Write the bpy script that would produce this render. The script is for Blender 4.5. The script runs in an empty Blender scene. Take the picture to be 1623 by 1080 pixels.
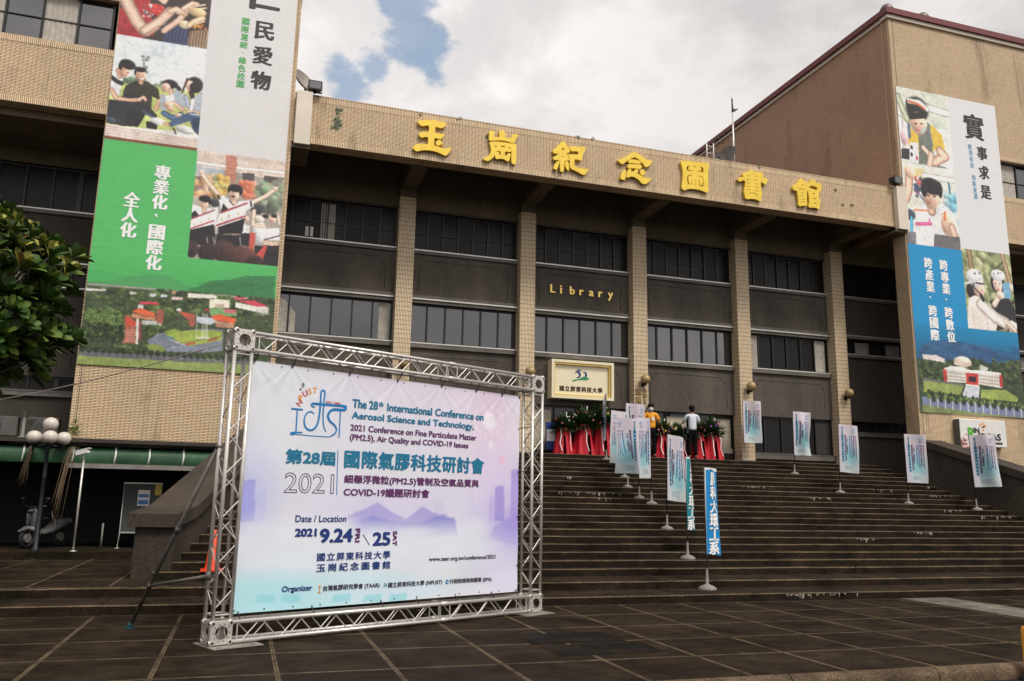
import bpy, bmesh, math, random
import numpy as np
from mathutils import Vector, Matrix
rad = math.radians
random.seed(7)
SC = bpy.context.scene
COL = SC.collection

# ---------------------------------------------------------------- camera
cd = bpy.data.cameras.new('camera')
cd.sensor_width = 36.0
cd.lens = 1310.82 / 1623 * 36
cd.clip_start = 0.1
cd.clip_end = 3000
cam = bpy.data.objects.new('camera', cd)
COL.objects.link(cam)
cam.matrix_world = Matrix((( 0.95182026, -0.07514485, -0.297307, 0),
                           (-0.30614262, -0.17674612, -0.93543439, 0),
                           ( 0.01774522,  0.98138375, -0.19123558, 1.73),
                           (0, 0, 0, 1)))
SC.camera = cam

# ---------------------------------------------------------------- sky and sun
SUN_EL, SUN_AZ = rad(52), rad(158)      # azimuth measured clockwise from +y
w = bpy.data.worlds.new('World')
SC.world = w
w.use_nodes = True
nt = w.node_tree
for n in list(nt.nodes):
    nt.nodes.remove(n)
def wn(t, **k):
    n = nt.nodes.new(t)
    for a, b in k.items():
        setattr(n, a, b)
    return n
def L(a, b):
    nt.links.new(a, b)
out = wn('ShaderNodeOutputWorld')
sky = wn('ShaderNodeTexSky', sky_type='NISHITA', sun_disc=False, sun_elevation=SUN_EL, sun_rotation=SUN_AZ)
sky.air_density = 1.6
sky.dust_density = 1.5
bsky = wn('ShaderNodeBackground'); bsky.inputs[1].default_value = 0.15
L(sky.outputs[0], bsky.inputs[0])
tc = wn('ShaderNodeTexCoord')
def vm(op, a, b=None):
    n = wn('ShaderNodeVectorMath', operation=op)
    for i, v in enumerate((a, b)):
        if v is None: continue
        if isinstance(v, (tuple, list)): n.inputs[i].default_value = v
        else: L(v, n.inputs[i])
    return n
def mm(op, a, b=None, clamp=False):
    n = wn('ShaderNodeMath', operation=op); n.use_clamp = clamp
    for i, v in enumerate((a, b)):
        if v is None: continue
        if isinstance(v, (int, float)): n.inputs[i].default_value = v
        else: L(v, n.inputs[i])
    return n.outputs[0]
def wnoise(scale, detail, rough, off=(0, 0, 0), dist=0.0):
    mp = wn('ShaderNodeMapping'); mp.inputs['Location'].default_value = off
    mp.inputs['Scale'].default_value = (1, 1, 1.7)
    L(tc.outputs['Generated'], mp.inputs[0])
    n = wn('ShaderNodeTexNoise'); L(mp.outputs[0], n.inputs['Vector'])
    n.inputs['Scale'].default_value = scale; n.inputs['Detail'].default_value = detail
    n.inputs['Roughness'].default_value = rough; n.inputs['Distortion'].default_value = dist
    return n.outputs['Fac']
def gap(d, r0, r1):
    """1 inside a hole in the clouds round direction d, ragged by noise"""
    d = Vector(d).normalized()
    dt = vm('DOT_PRODUCT', tc.outputs['Generated'], tuple(d)).outputs['Value']
    ang = mm('ARCCOSINE', dt)
    rag = mm('MULTIPLY', mm('SUBTRACT', wnoise(11, 10, .60, (3, 1, 7)), 0.5), 0.13)
    a = mm('ADD', ang, rag)
    n = wn('ShaderNodeMapRange'); n.interpolation_type = 'SMOOTHSTEP'
    L(a, n.inputs['Value'])
    rm = (r0 + r1) / 2 - .004
    n.inputs['From Min'].default_value = rm - .009; n.inputs['From Max'].default_value = rm + .010
    n.inputs['To Min'].default_value = 1; n.inputs['To Max'].default_value = 0
    return n.outputs[0]
SKYGAPS = [((.134, .832, .539), .024, .052), ((.144, .841, .523), .022, .046), ((.160, .853, .499), .014, .036),
           ((.172, .858, .484), .006, .026), ((.108, .873, .474), .004, .026), ((.085, .886, .455), .010, .034)]
holes = None
for d, r0, r1 in SKYGAPS:
    g = gap(d, r0, r1)
    holes = g if holes is None else mm('MAXIMUM', holes, g)
fine = wnoise(6.5, 9, .6, (1, 4, 2), .3)
big = wnoise(2.0, 4, .5, (5, 2, 8))
tone = mm('ADD', mm('MULTIPLY', fine, 0.45), mm('MULTIPLY', big, 0.55))
cr = wn('ShaderNodeValToRGB'); L(tone, cr.inputs[0])
cr.color_ramp.elements[0].position = .36; cr.color_ramp.elements[0].color = (.60, .595, .60, 1)
cr.color_ramp.elements[1].position = .58; cr.color_ramp.elements[1].color = (.93, .885, .87, 1)
e = cr.color_ramp.elements.new(.48); e.color = (.715, .688, .68, 1)
# the cloud is thinner, so brighter, round the veiled sun and overhead
sd = Vector((math.sin(SUN_AZ) * math.cos(SUN_EL), math.cos(SUN_AZ) * math.cos(SUN_EL), math.sin(SUN_EL)))
glow = mm('POWER', mm('MAXIMUM', vm('DOT_PRODUCT', tc.outputs['Generated'], tuple(sd)).outputs['Value'], 0.0), 4.0)
# cumulus billows bright against the greyer sheet, only where the cloud field is lumpy
bcl = wn('ShaderNodeBackground')
L(cr.outputs[0], bcl.inputs[0])
cum = mm('POWER', mm('MAXIMUM', vm('DOT_PRODUCT', tc.outputs['Generated'], (.10, .855, .509)).outputs['Value'], 0.0), 22.0)
L(mm('ADD', mm('ADD', mm('MULTIPLY', glow, 1.3), 0.90), mm('MULTIPLY', cum, .26)), bcl.inputs[1])
mx = wn('ShaderNodeMixShader')
L(mm('MULTIPLY', holes, mm('SUBTRACT', 1.0, mm('MULTIPLY', wnoise(7, 8, .6, (2, 9, 4)), .45))), mx.inputs[0]); L(bcl.outputs[0], mx.inputs[1]); L(bsky.outputs[0], mx.inputs[2])
L(mx.outputs[0], out.inputs[0])

sl = bpy.data.lights.new('sun', 'SUN')
sl.energy = 2.15
sl.angle = rad(14)
sl.color = (1.0, .95, .87)
so = bpy.data.objects.new('sun', sl)
COL.objects.link(so)
so.rotation_euler = (-sd).to_track_quat('-Z', 'Y').to_euler()
so.location = (0, -10, 40)

SC.view_settings.view_transform = 'Standard'
SC.view_settings.look = 'None'
SC.view_settings.gamma = 1
SC.view_settings.exposure = 0.0

# ---------------------------------------------------------------- materials
MATS = {}
def lin(c):
    return tuple(((v / 255 + .055) / 1.055) ** 2.4 if v > 10 else v / 255 / 12.92 for v in c)
class NT:
    def __init__(s, name):
        m = bpy.data.materials.new(name); m.use_nodes = True
        s.m = m; s.t = m.node_tree; s.b = s.t.nodes['Principled BSDF']
    def n(s, t, **k):
        n = s.t.nodes.new(t)
        for a, b in k.items(): setattr(n, a, b)
        return n
    def l(s, a, b): s.t.links.new(a, b)
    def set(s, n, i, v):
        if isinstance(v, (int, float)): n.inputs[i].default_value = v
        elif isinstance(v, (tuple, list)): n.inputs[i].default_value = tuple(v) + ((1,) if len(v) == 3 and n.inputs[i].type == 'RGBA' else ())
        else: s.l(v, n.inputs[i])
    def math(s, op, a, b=0.0, c=False):
        n = s.n('ShaderNodeMath', operation=op); n.use_clamp = c
        s.set(n, 0, a); s.set(n, 1, b); return n.outputs[0]
    def uv(s): return s.n('ShaderNodeTexCoord').outputs['UV']
    def ob(s): return s.n('ShaderNodeTexCoord').outputs['Object']
    def map(s, v, sc=(1, 1, 1), loc=(0, 0, 0)):
        n = s.n('ShaderNodeMapping'); s.l(v, n.inputs[0])
        n.inputs['Scale'].default_value = sc; n.inputs['Location'].default_value = loc
        return n.outputs[0]
    def noise(s, v, sc, det=4, ro=.55, dist=0):
        n = s.n('ShaderNodeTexNoise'); s.l(v, n.inputs['Vector'])
        n.inputs['Scale'].default_value = sc; n.inputs['Detail'].default_value = det
        n.inputs['Roughness'].default_value = ro; n.inputs['Distortion'].default_value = dist
        return n.outputs['Fac']
    def ramp(s, f, *st):
        n = s.n('ShaderNodeValToRGB'); s.l(f, n.inputs[0])
        el = n.color_ramp.elements
        while len(el) < len(st): el.new(.5)
        for e, (p, c) in zip(el, st):
            e.position = p; e.color = (c, c, c, 1) if isinstance(c, (int, float)) else tuple(c) + (1,)
        return n.outputs[0]
    def mix(s, f, a, b, mode='MIX'):
        n = s.n('ShaderNodeMix', data_type='RGBA', blend_type=mode)
        s.set(n, 0, f)
        for i, v in ((6, a), (7, b)):
            if isinstance(v, (tuple, list)): n.inputs[i].default_value = tuple(v) + (1,)
            else: s.l(v, n.inputs[i])
        return n.outputs[2]
    def bump(s, h, st, d=.02):
        n = s.n('ShaderNodeBump'); n.inputs['Strength'].default_value = st; n.inputs['Distance'].default_value = d
        s.l(h, n.inputs['Height']); s.l(n.outputs[0], s.b.inputs['Normal'])
    def fin(s, col, rough=.6, metal=0.0, spec=None):
        s.set(s.b, 'Base Color', col); s.set(s.b, 'Roughness', rough); s.set(s.b, 'Metallic', metal)
        if spec is not None: s.b.inputs['Specular IOR Level'].default_value = spec
        MATS[s.m.name] = s.m
        return s.m
def plain(name, col, rough=.55, metal=0.0, var=.18, sc=3.0, spec=None):
    t = NT(name)
    n = t.noise(t.ob(), sc, 5, .6)
    f = t.ramp(n, (.3, 1 - var), (.7, 1 + var * .6))
    t.fin(t.mix(1.0, col, f, 'MULTIPLY'), rough, metal, spec)
    return t.m
def brick(name, bw, bh, c1, c2, mortar, msz, swap=False, offset=.5, stain=.46, rough=.55):
    t = NT(name)
    uv = t.uv()
    v = uv
    if swap:
        s = t.n('ShaderNodeSeparateXYZ'); t.l(uv, s.inputs[0])
        c = t.n('ShaderNodeCombineXYZ'); t.l(s.outputs[1], c.inputs[0]); t.l(s.outputs[0], c.inputs[1]); v = c.outputs[0]
    b = t.n('ShaderNodeTexBrick'); t.l(v, b.inputs['Vector'])
    b.offset = offset; b.offset_frequency = 2
    for i, x in (('Color1', c1), ('Color2', c2), ('Mortar', mortar)): b.inputs[i].default_value = tuple(x) + (1,)
    b.inputs['Scale'].default_value = 1; b.inputs['Mortar Size'].default_value = msz
    b.inputs['Mortar Smooth'].default_value = .15; b.inputs['Brick Width'].default_value = bw; b.inputs['Row Height'].default_value = bh
    st = t.noise(t.map(uv, (1.0, .16, 1)), 1.5, 7, .66, .5)
    f = t.ramp(st, (.30, 1 - stain), (.45, 1.0))
    g = t.ramp(t.noise(uv, .5, 4, .6), (.3, .9), (.7, 1.05))
    col = t.mix(1.0, b.outputs['Color'], f, 'MULTIPLY')
    col = t.mix(1.0, col, g, 'MULTIPLY')
    t.bump(b.outputs['Fac'], -.35, .01)
    t.fin(col, rough, 0, .2)
    return t.m
brick('brick_tile', .2, .0375, (.88, .665, .43), (.77, .57, .355), (.075, .047, .027), .0074)
brick('brick_soldier', .2, .0455, (.86, .65, .42), (.76, .565, .355), (.07, .045, .026), .0075, swap=True, offset=0)
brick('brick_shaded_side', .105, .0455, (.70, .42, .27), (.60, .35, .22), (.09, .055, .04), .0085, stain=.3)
brick('column_tile', .14, .047, (.82, .65, .44), (.74, .58, .38), (.09, .06, .036), .006, swap=True, offset=0, stain=.25)
def pebble(name, c0, c1, sc=38, stain=.35):
    t = NT(name); o = t.ob()
    n = t.noise(o, sc, 6, .75); s = t.noise(t.map(o, (1, 1, .35)), .9, 6, .6, .3)
    col = t.ramp(n, (.32, c0), (.72, c1))
    col = t.mix(1.0, col, t.ramp(s, (.3, 1 - stain), (.7, 1.1)), 'MULTIPLY')
    t.bump(n, .6, .02)
    return t.fin(col, .85)
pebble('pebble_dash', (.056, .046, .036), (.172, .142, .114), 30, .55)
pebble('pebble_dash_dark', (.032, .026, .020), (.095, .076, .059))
pebble('granite_wall', (.020, .0145, .0100), (.105, .076, .053), 26, .6)
pebble('sill_concrete', (.12, .108, .094), (.23, .205, .18), 18, .45)
pebble('soffit_paint', (.150, .115, .070), (.200, .155, .098), 4, .35)
pebble('old_paint_wall', (.11, .11, .085), (.20, .195, .155), 6, .5)
# weathered stone of plaza and steps
def stone(name, slabs, dark, light):
    t = NT(name); o = t.ob()
    a = t.noise(o, 1.1, 7, .62, .4); g = t.noise(o, 55, 3, .7)
    m = t.noise(t.map(o, (1.1, 1.5, 2.4)), 3.0, 8, .70, .4)
    col = t.ramp(a, (.3, dark), (.72, light))
    col = t.mix(1.0, col, t.ramp(g, (.32, .45), (.68, 1.75)), 'MULTIPLY')
    col = t.mix(1.0, col, t.ramp(m, (.3, .55), (.68, 1.40)), 'MULTIPLY')
    if slabs:
        b = t.n('ShaderNodeTexBrick'); t.l(t.map(o, (1, 1, 1), slabs), b.inputs['Vector'])
        b.offset = 0; b.inputs['Scale'].default_value = 1; b.inputs['Mortar Size'].default_value = .030
        b.inputs['Mortar Smooth'].default_value = .5; b.inputs['Brick Width'].default_value = 1.182; b.inputs['Row Height'].default_value = 1.175
        b.inputs['Color1'].default_value = (.86, .86, .86, 1); b.inputs['Color2'].default_value = (1.1, 1.1, 1.1, 1); b.inputs['Mortar'].default_value = (1, 1, 1, 1)
        col = t.mix(1.0, col, b.outputs['Color'], 'MULTIPLY')
        b2 = t.n('ShaderNodeTexBrick'); t.l(t.map(o, (1, 1, 1), slabs), b2.inputs['Vector'])
        b2.offset = 0; b2.inputs['Scale'].default_value = 1; b2.inputs['Mortar Size'].default_value = .007; b2.inputs['Mortar Smooth'].default_value = .3
        b2.inputs['Brick Width'].default_value = 1.182; b2.inputs['Row Height'].default_value = 1.175
        jn = t.ramp(t.noise(o, 2.3, 6, .75), (.34, .10), (.60, 1.0))
        jc = t.mix(t.noise(o, 9, 4, .7), (.075, .055, .036), (.25, .185, .12))
        fac = t.math('MULTIPLY', b.outputs['Fac'], t.math('SUBTRACT', 1.0, t.math('MULTIPLY', b2.outputs['Fac'], .75)))
        col = t.mix(t.math('MULTIPLY', fac, jn), col, jc)
    chip = t.ramp(t.noise(t.map(o, (1, 3, 3)), 7, 8, .75, .8), (.70, 0.0), (.76, .5))
    col = t.mix(chip, col, (.20, .155, .11))
    t.bump(t.math('ADD', g, m), .5, .012)
    rr = t.ramp(m, (.3, .62), (.7, .88))
    return t.fin(col, rr, 0, .04)
stone('plaza_stone', (1.89 + 1.182 * 20, -7.86 + 1.175 * 20, 0), (.011, .0076, .0050), (.038, .0272, .0185))
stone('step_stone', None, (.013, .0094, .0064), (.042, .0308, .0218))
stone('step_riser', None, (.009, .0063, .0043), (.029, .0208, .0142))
stone('worn_edge', None, (.055, .039, .025), (.15, .108, .070))
stone('asphalt', None, (.018, .016, .014), (.04, .036, .032))
stone('pale_granite', None, (.075, .066, .056), (.20, .178, .15))
stone('drain_grit', None, (.008, .007, .006), (.022, .018, .015))
plain('limewash_stain', (.33, .29, .25), .9, var=.5, sc=14)
plain('aluminium', (.72, .69, .65), .38, .85, .12)
plain('truss_metal', (.66, .62, .575), .36, .55, .15, 9)
plain('steel_dark', (.16, .145, .13), .45, .7, .3, 6)
plain('grey_tube', (.20, .185, .17), .5, .6, .25, 8)
plain('plate_grey', (.30, .27, .245), .6, .3, .3, 5)
plain('sill_metal', (.66, .63, .58), .4, .55, .15)
plain('frame_dark', (.012, .011, .010), .4)
plain('black_metal', (.010, .010, .012), .38)
plain('red_trim', (.16, .022, .022), .5)
plain('cream_paint', (.72, .64, .53), .5, var=.10, sc=1.5)
plain('white_vinyl', (.80, .79, .785), .45, var=.05, sc=1.2)
plain('white_paint', (.78, .77, .75), .4, var=.08)
plain('gold_paint', (.86, .60, .055), .42, .12, .10, 4)
plain('gold_dark', (.22, .12, .015), .5, .2)
plain('gold_leaf', (.80, .56, .16), .28, .75, .15, 8)
plain('brass_old', (.35, .24, .09), .4, .5, .3, 20)
plain('globe_white', (.62, .56, .50), .35, var=.05)
plain('globe_amber', (.42, .29, .13), .3, var=.25, sc=9)
plain('awning_green', (.030, .098, .045), .55, var=.45, sc=2.2)
plain('red_cloth', (.52, .005, .018), .6, var=.25, sc=7)
plain('foot_teal', (.01, .07, .08), .6)
plain('pink_ribbon', (.80, .48, .46), .5)
plain('white_ribbon', (.80, .77, .76), .5)
plain('cone_orange', (.80, .065, .015), .45, var=.1)
plain('post_orange', (.75, .30, .02), .5)
plain('rubber', (.012, .012, .012), .7)
plain('scooter_silver', (.30, .30, .295), .4, .3)
plain('scooter_dark', (.02, .02, .022), .35)
plain('curtain_cloth', (.46, .42, .36), .8, var=.25, sc=6)
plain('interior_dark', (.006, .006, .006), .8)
plain('room_wall', (.46, .41, .31), .8, var=.25, sc=1.2)
plain('leaf_dark', (.044, .092, .018), .5, var=.45, sc=2.5, spec=.3)
plain('leaf_mid', (.105, .165, .028), .5, var=.4, sc=2.5, spec=.3)
plain('leaf_young_lit', (.34, .32, .06), .5, var=.4, sc=2.5)
plain('leaf_bronze', (.22, .12, .035), .45, var=.4, sc=2.5)
plain('bark', (.09, .072, .055), .85, var=.4, sc=6)
plain('bouquet_leaf', (.036, .082, .020), .5, var=.5, sc=9)
plain('flower_pink', (.62, .16, .28), .55)
plain('flower_white', (.72, .70, .66), .55)
plain('flower_yellow', (.62, .46, .05), .55)
plain('flower_purple', (.25, .06, .34), .55)
plain('flower_red', (.40, .02, .05), .55)
plain('skin', (.42, .26, .18), .5, var=.08)
plain('hair_black', (.007, .006, .006), .6, spec=.15)
plain('shirt_yellow', (.86, .36, .008), .75, var=.12, sc=9)
plain('shirt_white', (.66, .69, .76), .7, var=.08, sc=9)
plain('trouser_black', (.007, .007, .008), .85, spec=.08)
plain('mask_white', (.65, .62, .66), .7)
plain('board_green', (.05, .058, .05), .6)
plain('poster_blue', (.06, .20, .42), .5)
plain('sign_white', (.74, .73, .69), .4, var=.06)
plain('sign_cream', (.80, .72, .50), .4, var=.05)
plain('concrete_grey', (.23, .215, .195), .8, var=.3)
plain('ac_grey', (.10, .095, .085), .6, var=.3)
plain('cable_pale', (.32, .28, .24), .6)
plain('cable_dark', (.02, .018, .016), .6)
plain('dry_vine', (.17, .12, .07), .9)
for nm, c in (('ink_black', (38, 36, 36)), ('ink_green', (86, 178, 98)), ('ink_white', (232, 232, 230)), ('ink_teal', (6, 108, 142)),
              ('ink_plum', (92, 38, 92)), ('ink_navy', (22, 48, 112)), ('ink_blue', (12, 112, 172)), ('ink_sky', (120, 172, 205)),
              ('ink_orange', (226, 150, 40)), ('ink_red', (190, 80, 80)), ('ink_grey', (120, 118, 120)), ('ink_dark', (58, 50, 60)),
              ('ink_brown', (66, 48, 22)), ('flag_teal', (14, 128, 140)), ('flag_blue', (8, 128, 190)), ('logo_green', (40, 130, 90)),
              ('leafgreen', (76, 164, 40)), ('ink_lilac', (150, 110, 160))):
    plain(nm, tuple(min(.9, v * 1.12) for v in lin(c)), .5, var=.04)
def glass(name, col, rough, ior):
    t = NT(name)
    n = t.noise(t.ob(), .35, 2, .5)
    t.b.inputs['IOR'].default_value = ior
    t.bump(n, .06, .3)
    return t.fin(col, rough, 0)
glass('window_glass', (.018, .019, .019), .03, 2.15)
glass('mesh_glass', (.013, .012, .011), .28, 1.30)
glass('door_glass', (.035, .032, .026), .05, 1.5)
def meshscreen(name):
    t = NT(name); o = t.uv()
    a = t.n('ShaderNodeTexWave'); t.l(t.map(o, (1, .8, 1)), a.inputs[0]); a.inputs['Scale'].default_value = 9; a.bands_direction = 'DIAGONAL'
    t.fin(t.mix(a.outputs['Fac'], (.008, .008, .008), (.05, .045, .036)), .7)
meshscreen('diamond_mesh')
# printed surfaces take their colours from the painted colour attribute
t = NT('printed_vinyl')
at = t.n('ShaderNodeVertexColor', layer_name='Print')
nz = t.noise(t.ob(), 1.0, 3, .5)
t.bump(nz, .05, .3)
t.fin(at.outputs['Color'], .42)
t = NT('printed_cloth')
at = t.n('ShaderNodeVertexColor', layer_name='Print')
t.fin(at.outputs['Color'], .6)
tr_ = t.n('ShaderNodeBsdfTranslucent'); t.l(at.outputs['Color'], tr_.inputs[0])
ms = t.n('ShaderNodeMixShader'); ms.inputs[0].default_value = .38
t.l(t.b.outputs[0], ms.inputs[1]); t.l(tr_.outputs[0], ms.inputs[2]); t.l(ms.outputs[0], t.t.nodes['Material Output'].inputs[0])
for m in MATS.values():
    m.use_backface_culling = False
# ---------------------------------------------------------------- mesh helpers
def boxuv(me):
    n = len(me.loops)
    if not n: return
    co = np.empty(len(me.vertices) * 3); me.vertices.foreach_get('co', co); co = co.reshape(-1, 3)
    vi = np.empty(n, dtype=np.int32); me.loops.foreach_get('vertex_index', vi)
    npoly = len(me.polygons)
    nr = np.empty(npoly * 3); me.polygons.foreach_get('normal', nr); nr = np.abs(nr.reshape(-1, 3))
    lt = np.empty(npoly, dtype=np.int32); me.polygons.foreach_get('loop_total', lt)
    nr = np.repeat(nr, lt, axis=0); p = co[vi]
    top = nr[:, 2] > .7; sx = nr[:, 0] > nr[:, 1]
    u = np.where(top, p[:, 0], np.where(sx, p[:, 1], p[:, 0]))
    v = np.where(top, p[:, 1], p[:, 2])
    lay = me.uv_layers.new(name='UVMap')
    lay.data.foreach_set('uv', np.stack([u, v], 1).ravel().astype(np.float32))
class MB:
    def __init__(s): s.v = []; s.f = []; s.mi = []; s.sm = []; s.cur = 0
    def add(s, vs, fs, smooth=False):
        o = len(s.v); s.v += [tuple(map(float, q)) for q in vs]
        for q in fs: s.f.append(tuple(o + i for i in q)); s.mi.append(s.cur); s.sm.append(smooth)
        return s
    def box(s, x0, x1, y0, y1, z0, z1):
        return s.add([(x0, y0, z0), (x1, y0, z0), (x1, y1, z0), (x0, y1, z0), (x0, y0, z1), (x1, y0, z1), (x1, y1, z1), (x0, y1, z1)],
                     [(0, 3, 2, 1), (4, 5, 6, 7), (0, 1, 5, 4), (1, 2, 6, 5), (2, 3, 7, 6), (3, 0, 4, 7)])
    def obox(s, c, ax, ay, az, hx, hy, hz):
        c, ax, ay, az = map(Vector, (c, ax, ay, az))
        return s.add([c + ax * (hx * i) + ay * (hy * j) + az * (hz * k) for k in (-1, 1) for i, j in ((-1, -1), (1, -1), (1, 1), (-1, 1))],
                     [(0, 3, 2, 1), (4, 5, 6, 7), (0, 1, 5, 4), (1, 2, 6, 5), (2, 3, 7, 6), (3, 0, 4, 7)])
    def quad(s, a, b, c, d, smooth=False): return s.add([a, b, c, d], [(0, 1, 2, 3)], smooth)
    def tube(s, pts, r, n=8, cap=True):
        pts = [Vector(p) for p in pts]; k = len(pts)
        rs = r if isinstance(r, (list, tuple)) else [r] * k
        vs = []; prev = None
        for i, p in enumerate(pts):
            d = (pts[min(i + 1, k - 1)] - pts[max(i - 1, 0)]).normalized()
            if prev is None:
                a = d.orthogonal().normalized()
            else:
                a = prev - d * prev.dot(d)
                a = a.normalized() if a.length > 1e-6 else d.orthogonal().normalized()
            prev = a; b = d.cross(a)
            for j in range(n):
                t = 2 * math.pi * j / n
                vs.append(p + (a * math.cos(t) + b * math.sin(t)) * rs[i])
        fs = [(i * n + j, i * n + (j + 1) % n, (i + 1) * n + (j + 1) % n, (i + 1) * n + j) for i in range(k - 1) for j in range(n)]
        s.add(vs, fs, True)
        if cap:
            o = len(s.v) - len(vs)
            for q in (tuple(o + j for j in range(n - 1, -1, -1)), tuple(o + (k - 1) * n + j for j in range(n))):
                s.f.append(q); s.mi.append(s.cur); s.sm.append(False)
        return s
    def lathe(s, c, prof, n=16, sx=1, sy=1):
        c = Vector(c); vs = []
        for r, z in prof:
            for j in range(n):
                t = 2 * math.pi * j / n
                vs.append(c + Vector((r * math.cos(t) * sx, r * math.sin(t) * sy, z)))
        fs = [(i * n + j, i * n + (j + 1) % n, (i + 1) * n + (j + 1) % n, (i + 1) * n + j) for i in range(len(prof) - 1) for j in range(n)]
        return s.add(vs, fs, True)
    def ball(s, c, r, n=14, m=9, sx=1, sy=1, sz=1):
        return s.lathe(c, [(max(r * math.sin(math.pi * i / m), 1e-4), -r * sz * math.cos(math.pi * i / m)) for i in range(m + 1)], n, sx, sy)
    def build(s, name, mat, parent=None, world=False):
        me = bpy.data.meshes.new(name)
        v = s.v
        if world and parent is not None:
            l = parent.location; v = [(a - l.x, b - l.y, c - l.z) for a, b, c in v]
        me.from_pydata(v, [], s.f)
        for mn in (mat if isinstance(mat, (list, tuple)) else [mat]): me.materials.append(MATS[mn])
        me.polygons.foreach_set('material_index', s.mi)
        me.polygons.foreach_set('use_smooth', s.sm)
        boxuv(me); me.update()
        o = bpy.data.objects.new(name, me); COL.objects.link(o)
        if parent is not None: o.parent = parent
        return o
def thing(name, label, cat, loc=(0, 0, 0), rz=0.0, group=None):
    o = bpy.data.objects.new(name, None); COL.objects.link(o)
    o.location = loc; o.rotation_euler = (0, 0, rz); o.empty_display_size = .2
    o['label'] = label; o['category'] = cat
    if group: o['group'] = group
    return o
def tag(o, label, cat, group=None):
    o['label'] = label; o['category'] = cat
    if group: o['group'] = group
    return o
def struct(o): o['kind'] = 'structure'; return o
def dup(root, loc, rz, label):
    r = root.copy(); COL.objects.link(r); r.location = loc; r.rotation_euler = (0, 0, rz); r['label'] = label
    for ch in list(root.children):
        c = ch.copy(); COL.objects.link(c); c.parent = r
        for g in list(ch.children):
            d = g.copy(); COL.objects.link(d); d.parent = c
    return r
# ---- lettering: the built-in font turned into flat outlines
_GL = {}
def glyphs(s, res=3, outline=0.0, space=1.0):
    key = (s, res, outline, space)
    if key in _GL: return _GL[key]
    cu = bpy.data.curves.new('lettering', 'FONT'); cu.body = s; cu.resolution_u = res; cu.space_character = space
    if outline:
        cu.fill_mode = 'NONE'; cu.bevel_depth = outline; cu.bevel_resolution = 0
    ob = bpy.data.objects.new('lettering', cu); COL.objects.link(ob)
    dg = bpy.context.evaluated_depsgraph_get()
    me = bpy.data.meshes.new_from_object(ob.evaluated_get(dg))
    V = np.empty(len(me.vertices) * 3); me.vertices.foreach_get('co', V); V = V.reshape(-1, 3)
    F = [tuple(p.vertices) for p in me.polygons]
    bpy.data.objects.remove(ob); bpy.data.curves.remove(cu); bpy.data.meshes.remove(me)
    lo, hi = V[:, :2].min(0), V[:, :2].max(0)
    V[:, :2] = (V[:, :2] - lo) / (hi - lo)
    _GL[key] = (V, F, (hi - lo)[0] / (hi - lo)[1])
    return _GL[key]
def write(mb, s, x0, z0, x1, z1, y, bold=(0, 0), rot=0, res=3, outline=0.0, space=1.0, fn=None, flip=False, step=.0004):
    """put string s in the rectangle, facing -y at depth y; bold is a smear in metres; rot=90 turns it clockwise"""
    V, F, _ = glyphs(s, res, outline, space)
    u, v = V[:, 0], V[:, 1]
    if rot == 90: u, v = v, 1 - u
    if flip: u = 1 - u
    bx, bz = bold
    shifts = [(0, 0)]
    if bx: shifts += [(bx, 0), (-bx, 0)]
    if bz: shifts += [(0, bz), (0, -bz)]
    if bx and bz: shifts += [(bx * .7, bz * .7), (-bx * .7, bz * .7), (bx * .7, -bz * .7), (-bx * .7, -bz * .7)]
    for i, (dx, dz) in enumerate(shifts):
        X = x0 + bx + u * (x1 - x0 - 2 * bx) + dx; Z = z0 + bz + v * (z1 - z0 - 2 * bz) + dz
        Y = y - i * step + (V[:, 2] * 0)
        if fn: Y = Y + fn(X, Z)
        mb.add(np.stack([X, Y, Z], 1), F if not flip else [q[::-1] for q in F])
def column_write(mb, chars, xc, ztop, size, pitch, y, bold, lean=0.0, sx=1.0, **k):
    """vertical line of writing, one glyph under the other"""
    V0, F0, a0 = glyphs('國', 3)
    for i, c in enumerate(chars):
        if c == ' ': continue
        zc = ztop - i * pitch - size / 2; x = xc + lean * i * pitch
        if c in '、・':
            h = size * (.22 if c == '、' else .13); xx, zz = (x - size * .25, zc) if c == '、' else (x - h / 2, zc - h / 2)
            write(mb, c, xx, zz, xx + h, zz + h, y, bold, **k); continue
        a = glyphs(c, 3)[2]
        wd = size * (sx if a > .6 else sx * a); ht = size if a < 2.5 else size / a * 1.0
        write(mb, c, x - wd / 2, zc - ht / 2, x + wd / 2, zc + ht / 2, y, bold, **k)
def outline_solid(mb_polys, depth, mat, name, parent, bevel=.01):
    """closed outlines (outer and holes) -> solid letter, front at y=0 growing to y=depth"""
    cu = bpy.data.curves.new('outline', 'CURVE'); cu.dimensions = '2D'; cu.fill_mode = 'BOTH'
    cu.extrude = depth / 2; cu.bevel_depth = bevel; cu.bevel_resolution = 1
    for pts in mb_polys:
        sp = cu.splines.new('POLY'); sp.points.add(len(pts) - 1); sp.use_cyclic_u = True
        for p, (x, z) in zip(sp.points, pts): p.co = (x, z, 0, 1)
    ob = bpy.data.objects.new('outline', cu); COL.objects.link(ob)
    me = bpy.data.meshes.new_from_object(ob.evaluated_get(bpy.context.evaluated_depsgraph_get()))
    bpy.data.objects.remove(ob); bpy.data.curves.remove(cu)
    me.transform(Matrix(((1, 0, 0, 0), (0, 0, -1, 0), (0, 1, 0, 0), (0, 0, 0, 1))))
    me.materials.clear(); me.materials.append(MATS[mat]); me.name = name
    o = bpy.data.objects.new(name, me); COL.objects.link(o); o.parent = parent
    return o
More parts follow.
